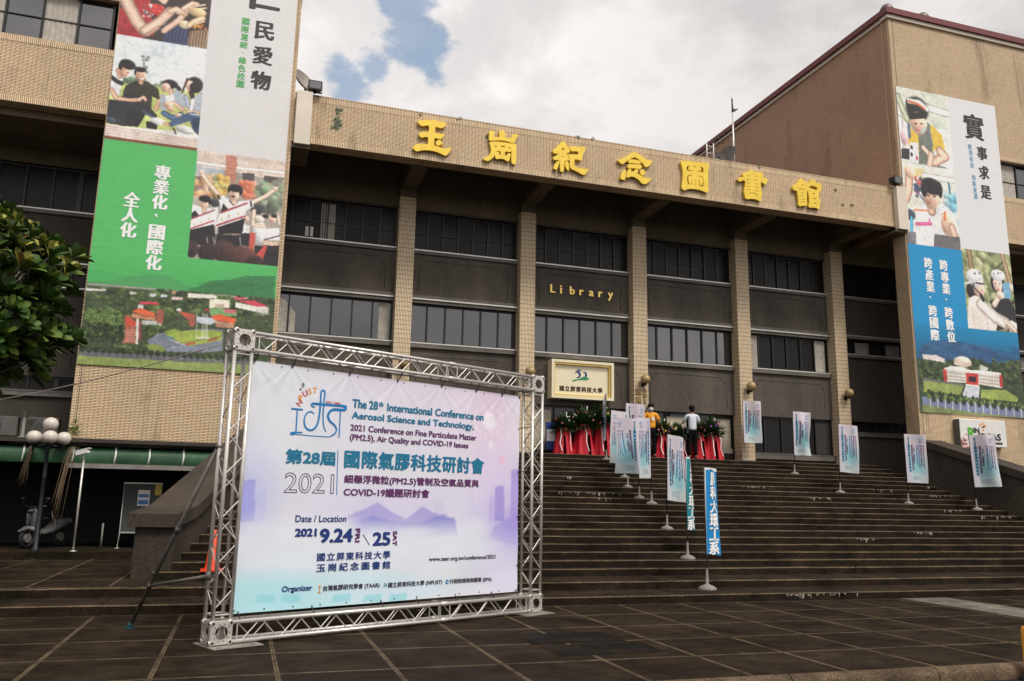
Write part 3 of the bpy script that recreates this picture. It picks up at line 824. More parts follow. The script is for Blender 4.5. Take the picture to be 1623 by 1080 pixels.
GOLD = [
('玉',4.424,['-461,378 -405,421 -201,461 -8,480 43,495 122,474 252,468 343,476 370,447 365,391 309,321 245,283 180,289 50,299 59,239 51,109 160,113 264,103 327,103 330,72 269,-26 225,-60 140,-53 40,-48 41,-156 43,-288 149,-294 279,-328 383,-326 485,-287 561,-278 521,-365 440,-492 396,-533 338,-535 233,-490 90,-452 -77,-444 -230,-460 -343,-491 -418,-529 -475,-525 -534,-480 -562,-425 -514,-357 -414,-311 -262,-278 -134,-278 -129,-156 -137,-43 -245,-64 -320,-99 -379,-68 -413,-19 -390,52 -277,90 -123,112 -117,211 -124,302 -220,286 -309,258 -360,263 -426,316', '92,-155 142,-100 219,-81 247,-137 274,-180 329,-190 237,-220 167,-265 115,-246 91,-202']),
('崗',6.457,['-380,424 -227,448 -196,388 -231,323 -232,257 -153,267 -56,274 -62,363 -74,480 -3,504 100,488 121,419 104,291 208,287 305,296 329,399 373,453 477,449 530,425 473,343 429,243 404,173 340,152 236,180 80,195 -74,184 -227,150 -341,122 -387,193 -364,302', '-359,60 -327,91 -137,130 56,138 211,136 353,132 450,147 468,78 473,-408 442,-478 391,-505 338,-467 318,-405 317,-169 314,-52 293,-120 248,-138 177,-132 126,-139 114,-187 116,-265 180,-262 192,-215 242,-168 301,-198 277,-306 254,-414 196,-436 151,-417 92,-380 -10,-378 -99,-412 -151,-397 -183,-350 -179,-245 -215,-354 -277,-429 -364,-500 -440,-518 -504,-488 -530,-447 -443,-401 -356,-324 -307,-238 -303,-133 -325,-32', '-185,-4 -134,4 -133,-39 -184,-47', '-25,27 129,35 110,-11 -5,-16', '239,29 304,-1 304,-27 246,-23', '-171,-159 -15,-141 -6,-271 -51,-277 -66,-175 -168,-178']),
('紀',8.634,['-267,469 -199,466 -158,412 -103,313 -35,243 -19,164 -75,115 -143,92 -89,46 -54,-42 -41,-101 -81,-133 -169,-140 -195,-171 -197,-278 -214,-480 -260,-516 -314,-514 -335,-431 -350,-180 -397,-147 -477,-183 -544,-156 -571,-120 -518,-65 -411,11 -385,48 -505,30 -559,62 -586,118 -493,199 -387,323', '-285,211 -265,248 -232,257 -204,230 -218,188 -258,175', '-304,-46 -264,-14 -230,-42', '-383,-178 -356,-221 -395,-360 -432,-461 -488,-473 -535,-447 -516,-351 -450,-222', '-175,-168 -101,-154 -60,-191 -53,-336 -46,-422 -79,-460 -127,-401 -168,-313', '-49,328 86,349 223,357 359,364 462,394 490,337 469,266 421,191 387,78 367,-40 333,-65 237,-50 142,-51 122,-123 127,-297 252,-305 429,-320 586,-283 552,-369 470,-495 415,-516 320,-483 184,-422 21,-379 -26,-306 -20,-118 -48,12 -82,74 47,87 251,108 257,166 250,212 141,209 33,188 -8,233']),
('念',10.772,['-597,140 -464,173 -303,288 -168,386 -59,481 63,473 197,415 318,316 440,288 597,298 561,208 478,91 382,44 328,69 248,162 141,250 33,306 -34,312 -129,255 -237,174 -345,87 -399,34 -452,19 -532,72', '-230,169 -183,212 -48,228 100,224 188,205 194,154 159,116 31,110 -104,107 -204,84 -231,123', '-265,27 -198,57 -50,76 98,85 193,95 226,48 191,-42 137,-56 2,-50 -132,-63 -226,-83 -259,-43', '-360,-142 -307,-166 -322,-297 -337,-466 -377,-487 -483,-468 -502,-413 -481,-307 -414,-182', '-220,-102 -159,-93 -133,-128 -134,-180 -53,-175 -12,-97 56,-64 103,-94 95,-147 54,-204 161,-254 268,-303 390,-318 567,-293 484,-402 374,-508 279,-528 198,-494 119,-415 12,-353 -95,-329 -176,-347 -229,-387 -283,-394 -312,-347 -295,-267', '177,-83 272,-50 339,-124 365,-166 311,-193 256,-260 202,-241 162,-176']),
('圖',12.861,['-521,398 -451,444 -312,456 -34,467 246,473 472,502 521,474 497,384 464,248 456,-16 459,-278 449,-462 399,-501 343,-502 260,-468 80,-441 -128,-447 -295,-479 -379,-536 -447,-526 -493,-461 -468,-277 -443,-79 -444,142 -482,293', '-303,274 -177,325 -248,236 -237,159 -91,174 -91,152 -300,121', '-60,279 -16,342 31,292', '137,351 298,316 292,137 237,162 83,160 77,189 210,198 226,279', '-297,-19 -95,26 -95,-3 -262,-33 -235,-296 -152,-291 -133,-126 -122,-98 -124,-300 -291,-330', '-29,-105 17,-98 17,-118 -29,-124', '-31,-170 15,-163 15,-183 -31,-190', '-33,-268 16,-255 8,-295 -34,-301', '65,26 295,13 278,-316 208,-332 139,-322 113,-248 117,-117 145,-113 147,-269 223,-304 262,-175 267,-17 79,2']),
('書',14.957,['-114,475 39,497 45,458 130,444 276,465 393,469 412,412 370,300 558,273 578,243 475,50 389,104 334,142 305,132 299,19 290,-16 309,-79 312,-157 289,-200 332,-214 328,-300 295,-383 287,-528 229,-536 88,-489 -69,-490 -256,-535 -304,-489 -326,-349 -351,-261 -322,-231 -325,-146 -281,-108 -306,-33 -269,12 -301,86 -329,115 -431,55 -518,36 -577,119 -439,191 -309,229 -365,261 -370,333 -217,394 -115,422', '-236,273 -114,293 -114,273 -237,253', '66,319 197,308 181,289 74,297', '-268,133 -111,181 -105,161 -261,116', '62,186 177,186 161,162 61,163', '-247,20 -102,54 -104,32 -248,2', '78,59 242,50 235,31 75,34', '-252,-94 -108,-68 -109,-92 -253,-117', '72,-47 238,-62 229,-82 72,-72', '-271,-211 -98,-178 -99,-200 -272,-232', '68,-165 245,-193 238,-212 66,-194', '-146,-305 -16,-278 113,-283 160,-335 120,-406 93,-397 130,-353 104,-310 -18,-297 -133,-323 -152,-403 -165,-379']),
('館',17.044,['-278,444 -187,464 -130,404 -72,365 141,388 146,484 352,493 338,396 459,385 507,419 580,368 556,229 526,117 457,108 439,-57 426,-139 500,-170 460,-323 440,-506 387,-520 329,-481 208,-483 56,-509 -1,-463 50,-350 47,-163 22,49 11,114 -25,15 -48,-242 -33,-361 -54,-457 -181,-467 -272,-492 -333,-513 -390,-461 -367,-325 -388,-167 -407,17 -482,13 -555,37 -580,114 -554,184 -424,242', '-237,235 -198,267 -73,224', '-365,103 -298,99 -101,126 -63,145 -72,110 -344,72', '-260,-25 -162,-11 -163,-36 -261,-49', '-259,-127 -168,-115 -170,-141 -260,-153', '-250,-237 -85,-229 -86,-250 -251,-259', '-240,-327 -90,-320 -92,-342 -242,-348', '87,246 134,273 255,283 375,259 410,209 399,154 292,146 82,178', '209,27 299,19 290,-16 207,-14', '190,-157 335,-145 325,-179 189,-181', '203,-316 324,-314 322,-341 201,-343']),
]
# ================================================================ lettering on the building
sg = thing('name_sign', 'row of seven large gold calligraphy characters across the brick canopy beam', 'sign', (10.8, P0 - .004, 11.91))
for ch, xc, loops in GOLD:
    polys = []
    for lp in loops:
        pts = [tuple(int(v) / 1000 for v in q.split(',')) for q in lp.split()]
        polys.append(smooth_loop(pts, 2 if len(pts) > 6 else 1))
    o = outline_solid([[(x, z) for x, z in p] for p in polys], .09, 'gold_paint', 'character', sg, .003)
    o.location = (xc - 10.8, -.055, 0)
sg = thing('library_sign', 'small spaced gold Latin letters on the dark panel above the middle windows', 'sign', (10.0, YW, 8.5))
for k, (c, zz, hh) in enumerate(zip('Library', (0, 0, 0, 0, 0, 0, -.09), (.27, .27, .27, .19, .19, .19, .28))):
    m = MB(); a = glyphs(c)[2]; x = 8.99 + k * .337
    h = hh; wd = max(.05, h * a)
    for i in range(5): write(m, c, x, 8.38 + zz, x + wd + .02, 8.38 + zz + h, YW - .01 - i * .008, (.014, .004), step=.0005)
    m.build('letter', 'gold_leaf', sg, True)
# framed university plaque
X0, X1, Z0, Z1 = 8.94, 11.06, 4.93, 6.15
sg = thing('university_plaque', 'gold framed cream plaque with a green and blue emblem above the doors', 'sign', (10, YW, 4.9))
m = MB()
for a, b_, c, d in ((X0, X1, Z1 - .085, Z1), (X0, X1, Z0, Z0 + .085), (X0, X0 + .085, Z0 + .085, Z1 - .085), (X1 - .085, X1, Z0 + .085, Z1 - .085)): m.box(a, b_, 23.96, 24.36, c, d)
m.build('outer_frame', 'sign_cream', sg, True)
m = MB()
for a, b_, c, d in ((X0 + .085, X1 - .085, Z1 - .14, Z1 - .085), (X0 + .085, X1 - .085, Z0 + .085, Z0 + .14), (X0 + .085, X0 + .14, Z0 + .14, Z1 - .14), (X1 - .14, X1 - .085, Z0 + .14, Z1 - .14)): m.box(a, b_, 24.03, 24.3, c, d)
m.build('inner_frame', 'gold_leaf', sg, True)
m = MB(); m.box(X0 + .14, X1 - .14, 24.10, 24.3, Z0 + .14, Z1 - .14); pn = m.build('panel', 'sign_cream', sg, True)
def arc(cx, cz, r, a0, a1, w0, w1, n=14):
    o, i_ = [], []
    for k in range(n + 1):
        t = rad(a0 + (a1 - a0) * k / n); wd = w0 + (w1 - w0) * math.sin(math.pi * k / n)
        o.append((cx + (r + wd / 2) * math.cos(t), cz + (r + wd / 2) * math.sin(t))); i_.append((cx + (r - wd / 2) * math.cos(t), cz + (r - wd / 2) * math.sin(t)))
    return o, i_
def arcmesh(m, y, *a):
    o, i_ = arc(*a)
    for k in range(len(o) - 1): m.quad((i_[k][0], y, i_[k][1]), (o[k][0], y, o[k][1]), (o[k + 1][0], y, o[k + 1][1]), (i_[k + 1][0], y, i_[k + 1][1]))
def emblem(parent, cx, cz, s, y, world=True, sunk=True):
    """two dark blue crescents over a green leaf shaped hill, a grey half disc above"""
    m = MB(); arcmesh(m, y, cx - .10 * s, cz + .07 * s, .115 * s, 150, -110, .02 * s, .09 * s); arcmesh(m, y, cx + .17 * s, cz + .09 * s, .11 * s, 100, -95, .02 * s, .09 * s)
    m.add([(cx + .1 * s, y, cz - .06 * s), (cx + .3 * s, y, cz - .03 * s), (cx + .27 * s, y, cz + .06 * s)], [(0, 1, 2)])
    a = m.build('emblem_crescent', 'ink_navy', parent, world)
    m = MB(); q = [(-.34, -.19), (-.24, -.21), (-.1, -.15), (.1, -.13), (.3, -.13), (.42, -.05), (.28, .02), (.12, .0), (-.02, -.09), (-.2, -.12)]
    m.add([(cx + u * s, y - .001, cz + v * s) for u, v in q], [tuple(range(len(q)))]); m.build('emblem_hill', 'logo_green', parent, world)
    m = MB(); arcmesh(m, y, cx - .02 * s, cz + .2 * s, .06 * s, 10, 170, .1 * s, .1 * s); m.build('emblem_disc', 'ink_grey', parent, world)
emblem(sg, 9.93, 5.66, .80, 24.094)
m = MB(); write(m, '國立屏東科技大學', 9.25, 5.17, 10.72, 5.345, 24.094, (.010, .006), space=1.25); m.build('lettering', 'ink_brown', sg, True)
# couplet of raised gold characters on the third column
sg = thing('column_inscription', 'two vertical lines of raised brassy characters on the column behind the yellow shirted person', 'sign', (12.04, YC, 4.4))
for x, n in ((11.93, 7), (12.16, 9)):
    m = MB(); txt = '民國七十八年三月吉日'[:n] if x > 12 else '重建落成紀念館'[:n]
    for i in range(4): column_write(m, txt, x, 5.40, .21 if x < 12 else .13, .27 if x < 12 else .17, YC - .004 - i * .008, ((.008 if x < 12 else .004), (.004 if x < 12 else .002)))
    m.build('inscription_line', 'brass_old', sg, True)

# ================================================================ tall banners
SK, SKs, HA = (214, 172, 148), (190, 145, 122), (40, 36, 38)
def finish(p):
    """the grain and tone of a printed photograph, left off the plain fields"""
    sat = p.C.max(-1) - p.C.min(-1)
    flat = (np.abs(p.C - np.array((82, 176, 98))).max(-1) < 34) | (np.abs(p.C - np.array((0, 136, 190))).max(-1) < 30) | (np.abs(p.C - p.C[-1, -1]).max(-1) < 4)
    m = (~flat).astype(float)[..., None]
    src = p.C.copy(); p.blur(1); c = p.C / 255; p.C = src
    c = c * .88 + c.mean(-1)[..., None] * .12
    c = c + .10 * (c - .5) * (1 - np.abs(c - .5) * 2) * 2            # print contrast
    c = c * (1 + .012 * p.N[..., None] + p.rng.normal(0, .028, c.shape[:2])[..., None])
    p.C = p.C * (1 - m) + np.clip(c, .02, .96) * 255 * m
bl = thing('tall_banner', 'tall white and green vertical banner covering a brick pier behind the truss frame', 'banner', (0, P0, 4.78), 0, 'tall printed banners on the piers')
m = MB(); m.box(-3.97, .455, P0 - .03, P0 - .006, 4.78, 16.5); m.build('backing_sheet', 'white_vinyl', bl, True)
p = Print(-3.97, .455, 4.78, 16.5, .016, (212, 210, 210))
# green field and hills
p.frame(-3.97, .455, 4.78, 10.53); p.put(((p.X < -1.765) | (p.Z < 7.65)).astype(float), (82, 176, 98))
p.grade(lambda X, Z, C: C - 14 * np.clip((7.6 - Z) / .9, 0, 1)[..., None] + 5 * np.sin(Z * 40 + 2 * np.sin(X * 2))[..., None] * np.exp(-((Z * 1.7) % 1.0) * 6)[..., None])
p.homog([(28, 690), (1554, 772), (95, 130), (1570, 190)], [(-3.97, 4.78), (.455, 4.78), (-3.97, 6.73), (.455, 6.83)])
p.po([(90, 108), (250, 100), (400, 66), (600, 45), (700, 52), (850, 112), (1000, 150), (1570, 200), (1570, 300), (90, 300)], (74, 152, 88))
p.po([(860, 140), (940, 128), (1050, 80), (1200, 70), (1320, 40), (1560, 36), (1560, 230), (900, 180)], (62, 128, 78))
for k in range(40): p.el(p.rng.uniform(960, 1550), p.rng.uniform(90, 180), 60, 9, (54, 112, 70), a=.35, rot=-12)
p.frame(-3.97, .455, 4.78, 6.79); p.form = 1.6
p.po([(60, 108), (800, 146), (1600, 205), (1600, 790), (20, 790)], (72, 84, 56))
p.ln([(80, 122), (700, 155), (1570, 215)], 16, (150, 152, 140)); p.ln([(80, 132), (700, 163), (1570, 222)], 7, (120, 130, 118))
gr = [(58, 72, 44), (84, 104, 58), (104, 124, 68), (46, 58, 38), (70, 88, 52)]
p.dab(240, 60, 150, 1560, 330, 12, 36, gr, .8, .7); p.dab(100, 60, 300, 720, 480, 12, 30, gr, .8, .8); p.dab(420, 60, 150, 1560, 470, 5, 12, [(36, 48, 30), (108, 126, 70), (60, 78, 44), (128, 144, 86)], .7, .8)
for a in ((870, 172, 960, 207, 224, 214, 198), (960, 180, 1095, 208, 216, 212, 202), (575, 182, 620, 204, 200, 205, 205), (660, 186, 705, 208, 190, 205, 212), (90, 155, 240, 172, 205, 205, 200), (745, 200, 830, 224, 222, 190, 190), (1040, 213, 1200, 276, 226, 214, 192), (420, 172, 470, 190, 205, 190, 180), (745, 158, 775, 180, 215, 150, 130)):
    p.po([(a[0], a[1]), (a[2], a[1] + 4), (a[2], a[3]), (a[0], a[3])], a[4:])
for x in range(1095, 1160, 14): p.ln([(x, 250), (x, 272)], 7, (130, 110, 90))
p.po([(1270, 222), (1400, 218), (1515, 258), (1420, 262)], (214, 74, 96)); p.po([(1250, 232), (1420, 262), (1515, 262), (1515, 318), (1250, 270)], (226, 218, 204)); p.po([(1235, 195), (1330, 198), (1330, 214), (1235, 212)], (205, 90, 100))
for x in range(1425, 1515, 12): p.ln([(x, 280), (x, 322)], 5, (150, 150, 150))
p.po([(1040, 275), (1150, 280), (1260, 300), (1260, 335), (1050, 330)], (120, 165, 105)); p.po([(1150, 282), (1260, 290), (1255, 318), (1170, 312)], (205, 110, 120))
p.po([(500, 240), (630, 243), (650, 262), (500, 258)], (214, 70, 84)); p.po([(485, 262), (525, 265), (525, 290), (485, 288)], (215, 210, 205))
p.po([(436, 312), (500, 285), (612, 320), (622, 350), (540, 342)], (224, 104, 62)); p.po([(440, 322), (540, 345), (620, 352), (620, 378), (440, 356)], (196, 132, 104)); p.po([(510, 372), (670, 382), (668, 412), (520, 404)], (170, 178, 176))
p.po([(628, 300), (686, 296), (680, 400), (630, 392)], (158, 90, 78))
p.po([(374, 342), (420, 345), (475, 388), (470, 415), (385, 432)], (200, 82, 64)); p.po([(384, 430), (470, 412), (470, 540), (372, 540)], (168, 104, 88)); p.po([(474, 362), (494, 362), (490, 545), (472, 545)], (222, 216, 208)); p.po([(494, 380), (516, 384), (512, 520), (492, 525)], (140, 74, 66))
for y in range(450, 530, 18): p.ln([(390, y), (465, y - 4)], 5, (205, 150, 130))
p.el(585, 450, 68, 52, (66, 84, 44)); p.dab(60, 520, 410, 650, 490, 8, 18, gr, .8)
p.el(218, 405, 172, 132, (74, 94, 52)); p.dab(180, 70, 300, 380, 520, 8, 20, [(58, 76, 40), (96, 118, 62), (48, 62, 36)], .75); p.dab(140, 70, 300, 360, 430, 5, 11, [(126, 146, 82), (104, 124, 66)], .7); p.dab(90, 90, 400, 380, 530, 6, 14, [(30, 42, 26), (44, 58, 34)], .7)
p.po([(790, 302), (905, 322), (930, 330), (880, 368)], (190, 92, 74)); p.po([(880, 345), (935, 330), (925, 415), (885, 412)], (164, 94, 78)); p.po([(785, 285), (820, 286), (820, 302), (785, 300)], (220, 220, 215))
p.po([(945, 345), (1060, 348), (1110, 372), (1060, 400), (950, 385)], (186, 194, 206))
p.po([(1050, 335), (1125, 322), (1258, 352), (1245, 388), (1090, 368)], (224, 98, 58)); p.po([(1090, 372), (1250, 390), (1245, 424), (1100, 415)], (206, 160, 132))
for x in range(1105, 1245, 17): p.ln([(x, 392), (x, 420)], 6, (120, 80, 66))
p.po([(560, 520), (640, 470), (800, 450), (960, 432), (1160, 430), (1160, 590), (1010, 604), (600, 605)], (122, 128, 142))
p.po([(700, 482), (800, 452), (940, 438), (1150, 445), (1150, 512), (900, 556), (820, 532)], (150, 166, 76)); p.po([(690, 455), (760, 432), (820, 445), (720, 480)], (128, 150, 66))
p.po([(720, 505), (820, 535), (880, 556), (810, 540)], (205, 205, 205)); p.ln([(815, 540), (1150, 480)], 6, (110, 96, 60)); p.ln([(870, 545), (930, 535)], 16, (176, 70, 58)); p.ln([(1040, 515), (1110, 500)], 14, (170, 72, 58))
for x in (945, 990, 1005, 1020, 1030): p.ln([(x, 320), (x, 500)], 4, (215, 215, 215))
p.ln([(1010, 290), (1035, 292)], 16, (190, 50, 60)); p.ln([(955, 495), (1045, 497)], 12, (210, 208, 200)); p.ln([(690, 485), (770, 500)], 12, (80, 130, 140))
p.po([(540, 560), (620, 540), (700, 570), (705, 600), (590, 596)], (132, 146, 74)); p.ln([(760, 565), (790, 570)], 5, (220, 220, 220)); p.ln([(1000, 583), (1040, 578)], 5, (220, 220, 220))
p.po([(40, 575), (560, 600), (1160, 640), (1560, 660), (1560, 700), (40, 640)], (104, 106, 112)); p.dab(90, 300, 560, 560, 600, 8, 18, gr, .8)
for k in range(28):
    x = 64 + k * 53; y = 578 + x * .052; p.el(x, y, 25, 27, (52, 66, 42)); p.dab(5, x - 18, y - 18, x + 18, y + 10, 6, 11, [(74, 92, 54), (40, 52, 34)], .8); p.ln([(x, y + 20), (x, y + 42)], 5, (60, 58, 50))
p.po([(20, 628), (700, 668), (1600, 700), (1600, 800), (20, 790)], (134, 150, 84)); p.dab(80, 30, 650, 1500, 770, 10, 40, [(120, 136, 74), (150, 164, 100)], .4, .25)
p.H = None
# picture of hands by a stump, top left
p.homog([(28, 297), (803, 422), (60, 0), (845, 0)], [(-3.97, 13.43), (-1.78, 13.43), (-3.97, 14.43), (-1.78, 14.85)])
p.frame(-3.97, -1.78, 13.43, 16.5); p.put(np.ones(p.X.shape), (66, 54, 52))
p.po([(20, 300), (50, 90), (150, -60), (300, -80), (345, 300), (250, 330)], (172, 50, 54)); p.dab(30, 40, 100, 240, 310, 20, 40, [(150, 40, 46), (186, 62, 64)], .5)
p.el(370, 82, 52, 56, (196, 52, 48)); p.dab(20, 320, 30, 420, 140, 12, 24, [(214, 76, 66), (160, 36, 40)], .7); p.dab(24, 235, 30, 330, 150, 5, 14, [(226, 218, 214), (120, 110, 110)], .8)
p.po([(430, 190), (640, 230), (640, 400), (420, 360)], (70, 76, 110)); [p.ln([(x, 230), (x - 25, 360)], 9, (44, 48, 74)) for x in range(450, 660, 32)]
p.ln([(60, -90), (130, 60), (200, 190), (265, 265)], 118, (204, 166, 146)); p.ln([(265, 265), (400, 180), (480, 95)], 92, (212, 172, 150)); p.ln([(290, 300), (380, 240)], 40, (180, 140, 120), .7)
p.ln([(430, 265), (560, 170), (650, 60)], 60, (208, 168, 146)); p.ln([(380, -20), (430, 20), (460, -30)], 44, (216, 178, 156))
p.ln([(480, 95), (540, 75), (610, 118)], 56, (214, 172, 150)); p.ln([(540, 110), (625, 122)], 20, (198, 152, 130)); p.ln([(600, 70), (680, 20), (720, 30)], 46, (220, 180, 156))
for q in (((640, 60), (790, 32)), ((650, 78), (800, 62)), ((650, 94), (770, 92))): p.ln(q, 17, (222, 182, 160))
p.el(720, 100, 80, 46, (206, 178, 132)); p.el(608, 210, 50, 42, (218, 196, 158)); p.ln([(650, 215), (700, 180), (770, 150)], 58, (220, 184, 148)); p.ln([(700, 205), (780, 180)], 22, (206, 164, 130)); p.dab(9, 690, 215, 810, 250, 8, 18, [(240, 170, 70), (210, 120, 40)], .8)
p.po([(660, 262), (830, 246), (800, 425), (630, 395)], (140, 114, 90)); [p.ln([(x, 265), (x - 22, 420)], 7, c) for x, c in zip(range(670, 830, 13), [(96, 76, 60), (176, 150, 124)] * 7)]
# picture of four students on a deck
p.homog([(145, 0), (1010, 105), (30, 965), (920, 1075)], [(-3.97, 13.43), (-1.78, 13.43), (-3.97, 10.53), (-1.78, 10.53)])
p.frame(-3.97, -1.78, 10.53, 13.43)
p.put(np.ones(p.X.shape), (206, 218, 224)); p.grade(lambda X, Z, C: C + np.stack([np.clip((13.4 - Z) / 2, 0, 1) * 20, np.clip((13.4 - Z) / 2, 0, 1) * 8, -np.clip((13.4 - Z) / 2, 0, 1) * 3], -1))
p.dab(46, 190, 400, 420, 460, 14, 30, [(92, 112, 92), (120, 138, 112)], .8); p.dab(26, 430, 430, 600, 500, 14, 28, [(104, 122, 104), (130, 146, 122)], .8)
p.po([(60, 440), (330, 455), (980, 520), (960, 900), (40, 840)], (190, 198, 118)); p.dab(40, 100, 480, 700, 800, 20, 50, [(206, 208, 132), (166, 182, 100)], .4)
p.ln([(403, 240), (400, 300)], 14, (112, 116, 116)); p.dab(16, 372, 190, 446, 232, 10, 18, [(116, 122, 122), (140, 146, 146)], .8); p.dab(8, 405, 270, 430, 350, 10, 18, [(120, 126, 122)], .8)
p.po([(42, 825), (940, 960), (930, 1060), (30, 940)], (226, 208, 198)); [p.ln([(44, 845 + k * 22), (935, 975 + k * 22)], 4, (160, 132, 116)) for k in range(5)]
p.po([(34, 935), (925, 1045), (925, 1100), (25, 970)], (124, 78, 52))
p.po([(230, 470), (320, 425), (430, 425), (540, 490), (560, 600), (480, 565), (475, 680), (200, 600), (205, 530)], (62, 56, 46)); p.ln([(325, 430), (375, 452), (425, 430)], 10, (46, 42, 36))
p.ln([(372, 400), (375, 440)], 50, SKs); p.el(372, 372, 48, 66, (212, 168, 142)); p.el(366, 318, 56, 30, HA); p.el(320, 345, 10, 34, HA); p.el(352, 368, 6, 4, (60, 45, 40)); p.el(392, 368, 6, 4, (60, 45, 40)); p.el(380, 405, 20, 7, (238, 225, 220)); p.el(378, 386, 7, 8, (196, 150, 128))
p.po([(240, 610), (430, 640), (530, 740), (520, 765), (400, 715), (260, 720)], (46, 44, 50)); p.po([(195, 560), (350, 552), (405, 590), (380, 600), (205, 592)], (42, 50, 60)); p.ln([(548, 600), (520, 684)], 36, (200, 156, 132))
p.po([(100, 360), (150, 350), (205, 400), (190, 480), (165, 560), (80, 560), (85, 400)], (226, 226, 226)); p.ln([(95, 395), (150, 435), (190, 450)], 46, (48, 46, 52)); p.ln([(140, 480), (165, 550)], 26, (206, 208, 212))
p.ln([(160, 330), (175, 390)], 46, SKs); p.el(218, 345, 46, 58, (206, 162, 138), rot=14); p.el(250, 275, 76, 54, HA, rot=14); p.el(185, 290, 24, 44, HA); p.el(250, 352, 9, 5, (90, 60, 52)); p.el(238, 378, 12, 5, (190, 90, 84)); p.el(205, 318, 12, 18, (190, 140, 118))
p.ln([(95, 510), (140, 585), (260, 605), (360, 598)], 46, (200, 156, 132)); p.ln([(350, 600), (400, 572), (420, 600)], 34, (216, 174, 150))
p.po([(70, 600), (300, 622), (420, 640), (530, 745), (520, 770), (420, 735), (350, 850), (200, 845), (40, 815)], (54, 52, 58)); p.po([(230, 690), (420, 735), (350, 850), (220, 845)], (42, 40, 46)); p.el(90, 790, 50, 30, (70, 82, 98)); p.po([(420, 800), (530, 800), (530, 875), (430, 865)], (36, 36, 40)); p.ln([(400, 705), (500, 760)], 30, (70, 82, 110))
p.el(655, 445, 72, 50, (46, 40, 42)); p.ln([(690, 440), (745, 490)], 40, (46, 40, 42)); p.el(614, 480, 44, 52, (218, 176, 154)); p.ln([(660, 500), (668, 560)], 42, (206, 162, 140)); p.el(600, 470, 7, 4, (70, 50, 46)); p.el(592, 510, 10, 4, (186, 96, 92))
p.po([(560, 540), (660, 560), (710, 490), (800, 540), (850, 640), (780, 670), (700, 610), (640, 560), (610, 690), (560, 690)], (166, 176, 186)); p.po([(600, 560), (690, 540), (700, 620), (620, 620)], (226, 224, 222)); p.ln([(810, 560), (835, 650)], 46, (150, 162, 174))
p.ln([(600, 640), (690, 620), (780, 680)], 40, (212, 168, 146)); p.el(640, 640, 44, 40, (220, 178, 156)); p.el(660, 680, 40, 24, (204, 160, 138)); p.ln([(600, 720), (680, 765), (760, 730)], 62, (84, 106, 140)); p.el(735, 735, 42, 22, (214, 172, 150))
p.el(895, 445, 82, 88, (46, 38, 38)); p.el(852, 458, 44, 62, (220, 180, 158), rot=-12); p.ln([(822, 390), (800, 450), (775, 515)], 20, (88, 62, 52)); p.ln([(860, 520), (880, 580)], 50, (66, 48, 44)); p.el(905, 470, 60, 60, (46, 38, 38)); p.ln([(845, 470), (838, 490)], 8, (190, 100, 96))
p.po([(985, 505), (960, 710), (850, 690), (870, 600), (910, 540)], (168, 176, 186)); p.ln([(880, 590), (860, 690)], 40, (216, 216, 216)); p.ln([(830, 700), (930, 705)], 30, (214, 172, 150))
p.po([(640, 810), (780, 730), (880, 700), (960, 740), (950, 930), (880, 880), (850, 790), (660, 850)], (78, 100, 132)); p.po([(870, 760), (950, 760), (940, 930), (885, 880)], (54, 72, 98)); p.ln([(860, 722), (930, 730)], 20, (180, 190, 200))
p.el(535, 797, 72, 36, (226, 223, 221), rot=8); p.ln([(595, 815), (640, 825)], 28, (198, 150, 128)); p.el(800, 872, 92, 42, (204, 202, 198), rot=12); p.ln([(730, 890), (880, 910)], 14, (170, 168, 166)); p.ln([(690, 860), (712, 910)], 16, (50, 40, 38))
# picture of the cheering squad
p.homog([(150, 0), (980, 105), (50, 1015), (915, 1080)], [(-1.765, 10.56), (.455, 10.56), (-1.765, 7.65), (.455, 7.65)])
p.frame(-1.765, .455, 7.65, 10.56); p.put(np.ones(p.X.shape), (160, 152, 142))
p.po([(100, -20), (1000, 80), (990, 290), (90, 130)], (214, 194, 180)); p.ln([(130, 110), (420, 150), (980, 205)], 40, (228, 218, 208)); [p.ln([(150, 30 + k * 22), (980, 125 + k * 22)], 3, (196, 174, 160)) for k in range(3)]
p.po([(425, 45), (528, 55), (508, 310), (408, 262)], (194, 132, 112)); [p.ln([(420, 70 + k * 30), (520, 82 + k * 30)], 3, (166, 108, 92)) for k in range(7)]
p.po([(575, 205), (690, 215), (690, 290), (575, 280)], (84, 84, 84)); p.po([(780, 232), (965, 250), (960, 302), (780, 296)], (86, 82, 78)); p.po([(130, 140), (400, 180), (395, 250), (120, 240)], (176, 184, 190))
p.dab(60, 110, 240, 330, 440, 18, 44, [(226, 164, 112), (200, 150, 120), (96, 88, 86), (232, 200, 170)], .7); p.dab(40, 320, 240, 440, 420, 16, 40, [(232, 194, 104), (220, 170, 80), (130, 150, 110)], .7); p.dab(34, 550, 300, 690, 440, 18, 40, [(232, 140, 108), (214, 110, 84)], .7)
p.dab(50, 690, 300, 960, 560, 20, 60, [(150, 150, 132), (110, 118, 104), (126, 168, 122), (80, 82, 78)], .6); p.el(720, 545, 66, 54, (66, 64, 66)); p.el(860, 520, 60, 80, (100, 108, 92)); p.el(320, 490, 50, 44, (74, 72, 74))
p.ln([(190, 205), (255, 300), (355, 415)], 50, (226, 190, 166)); p.el(188, 205, 24, 26, (228, 192, 168)); p.ln([(670, 482), (790, 425), (880, 360)], 46, (228, 192, 168)); p.el(885, 352, 28, 20, (230, 196, 172)); p.ln([(900, 340), (915, 330)], 10, (230, 196, 172))
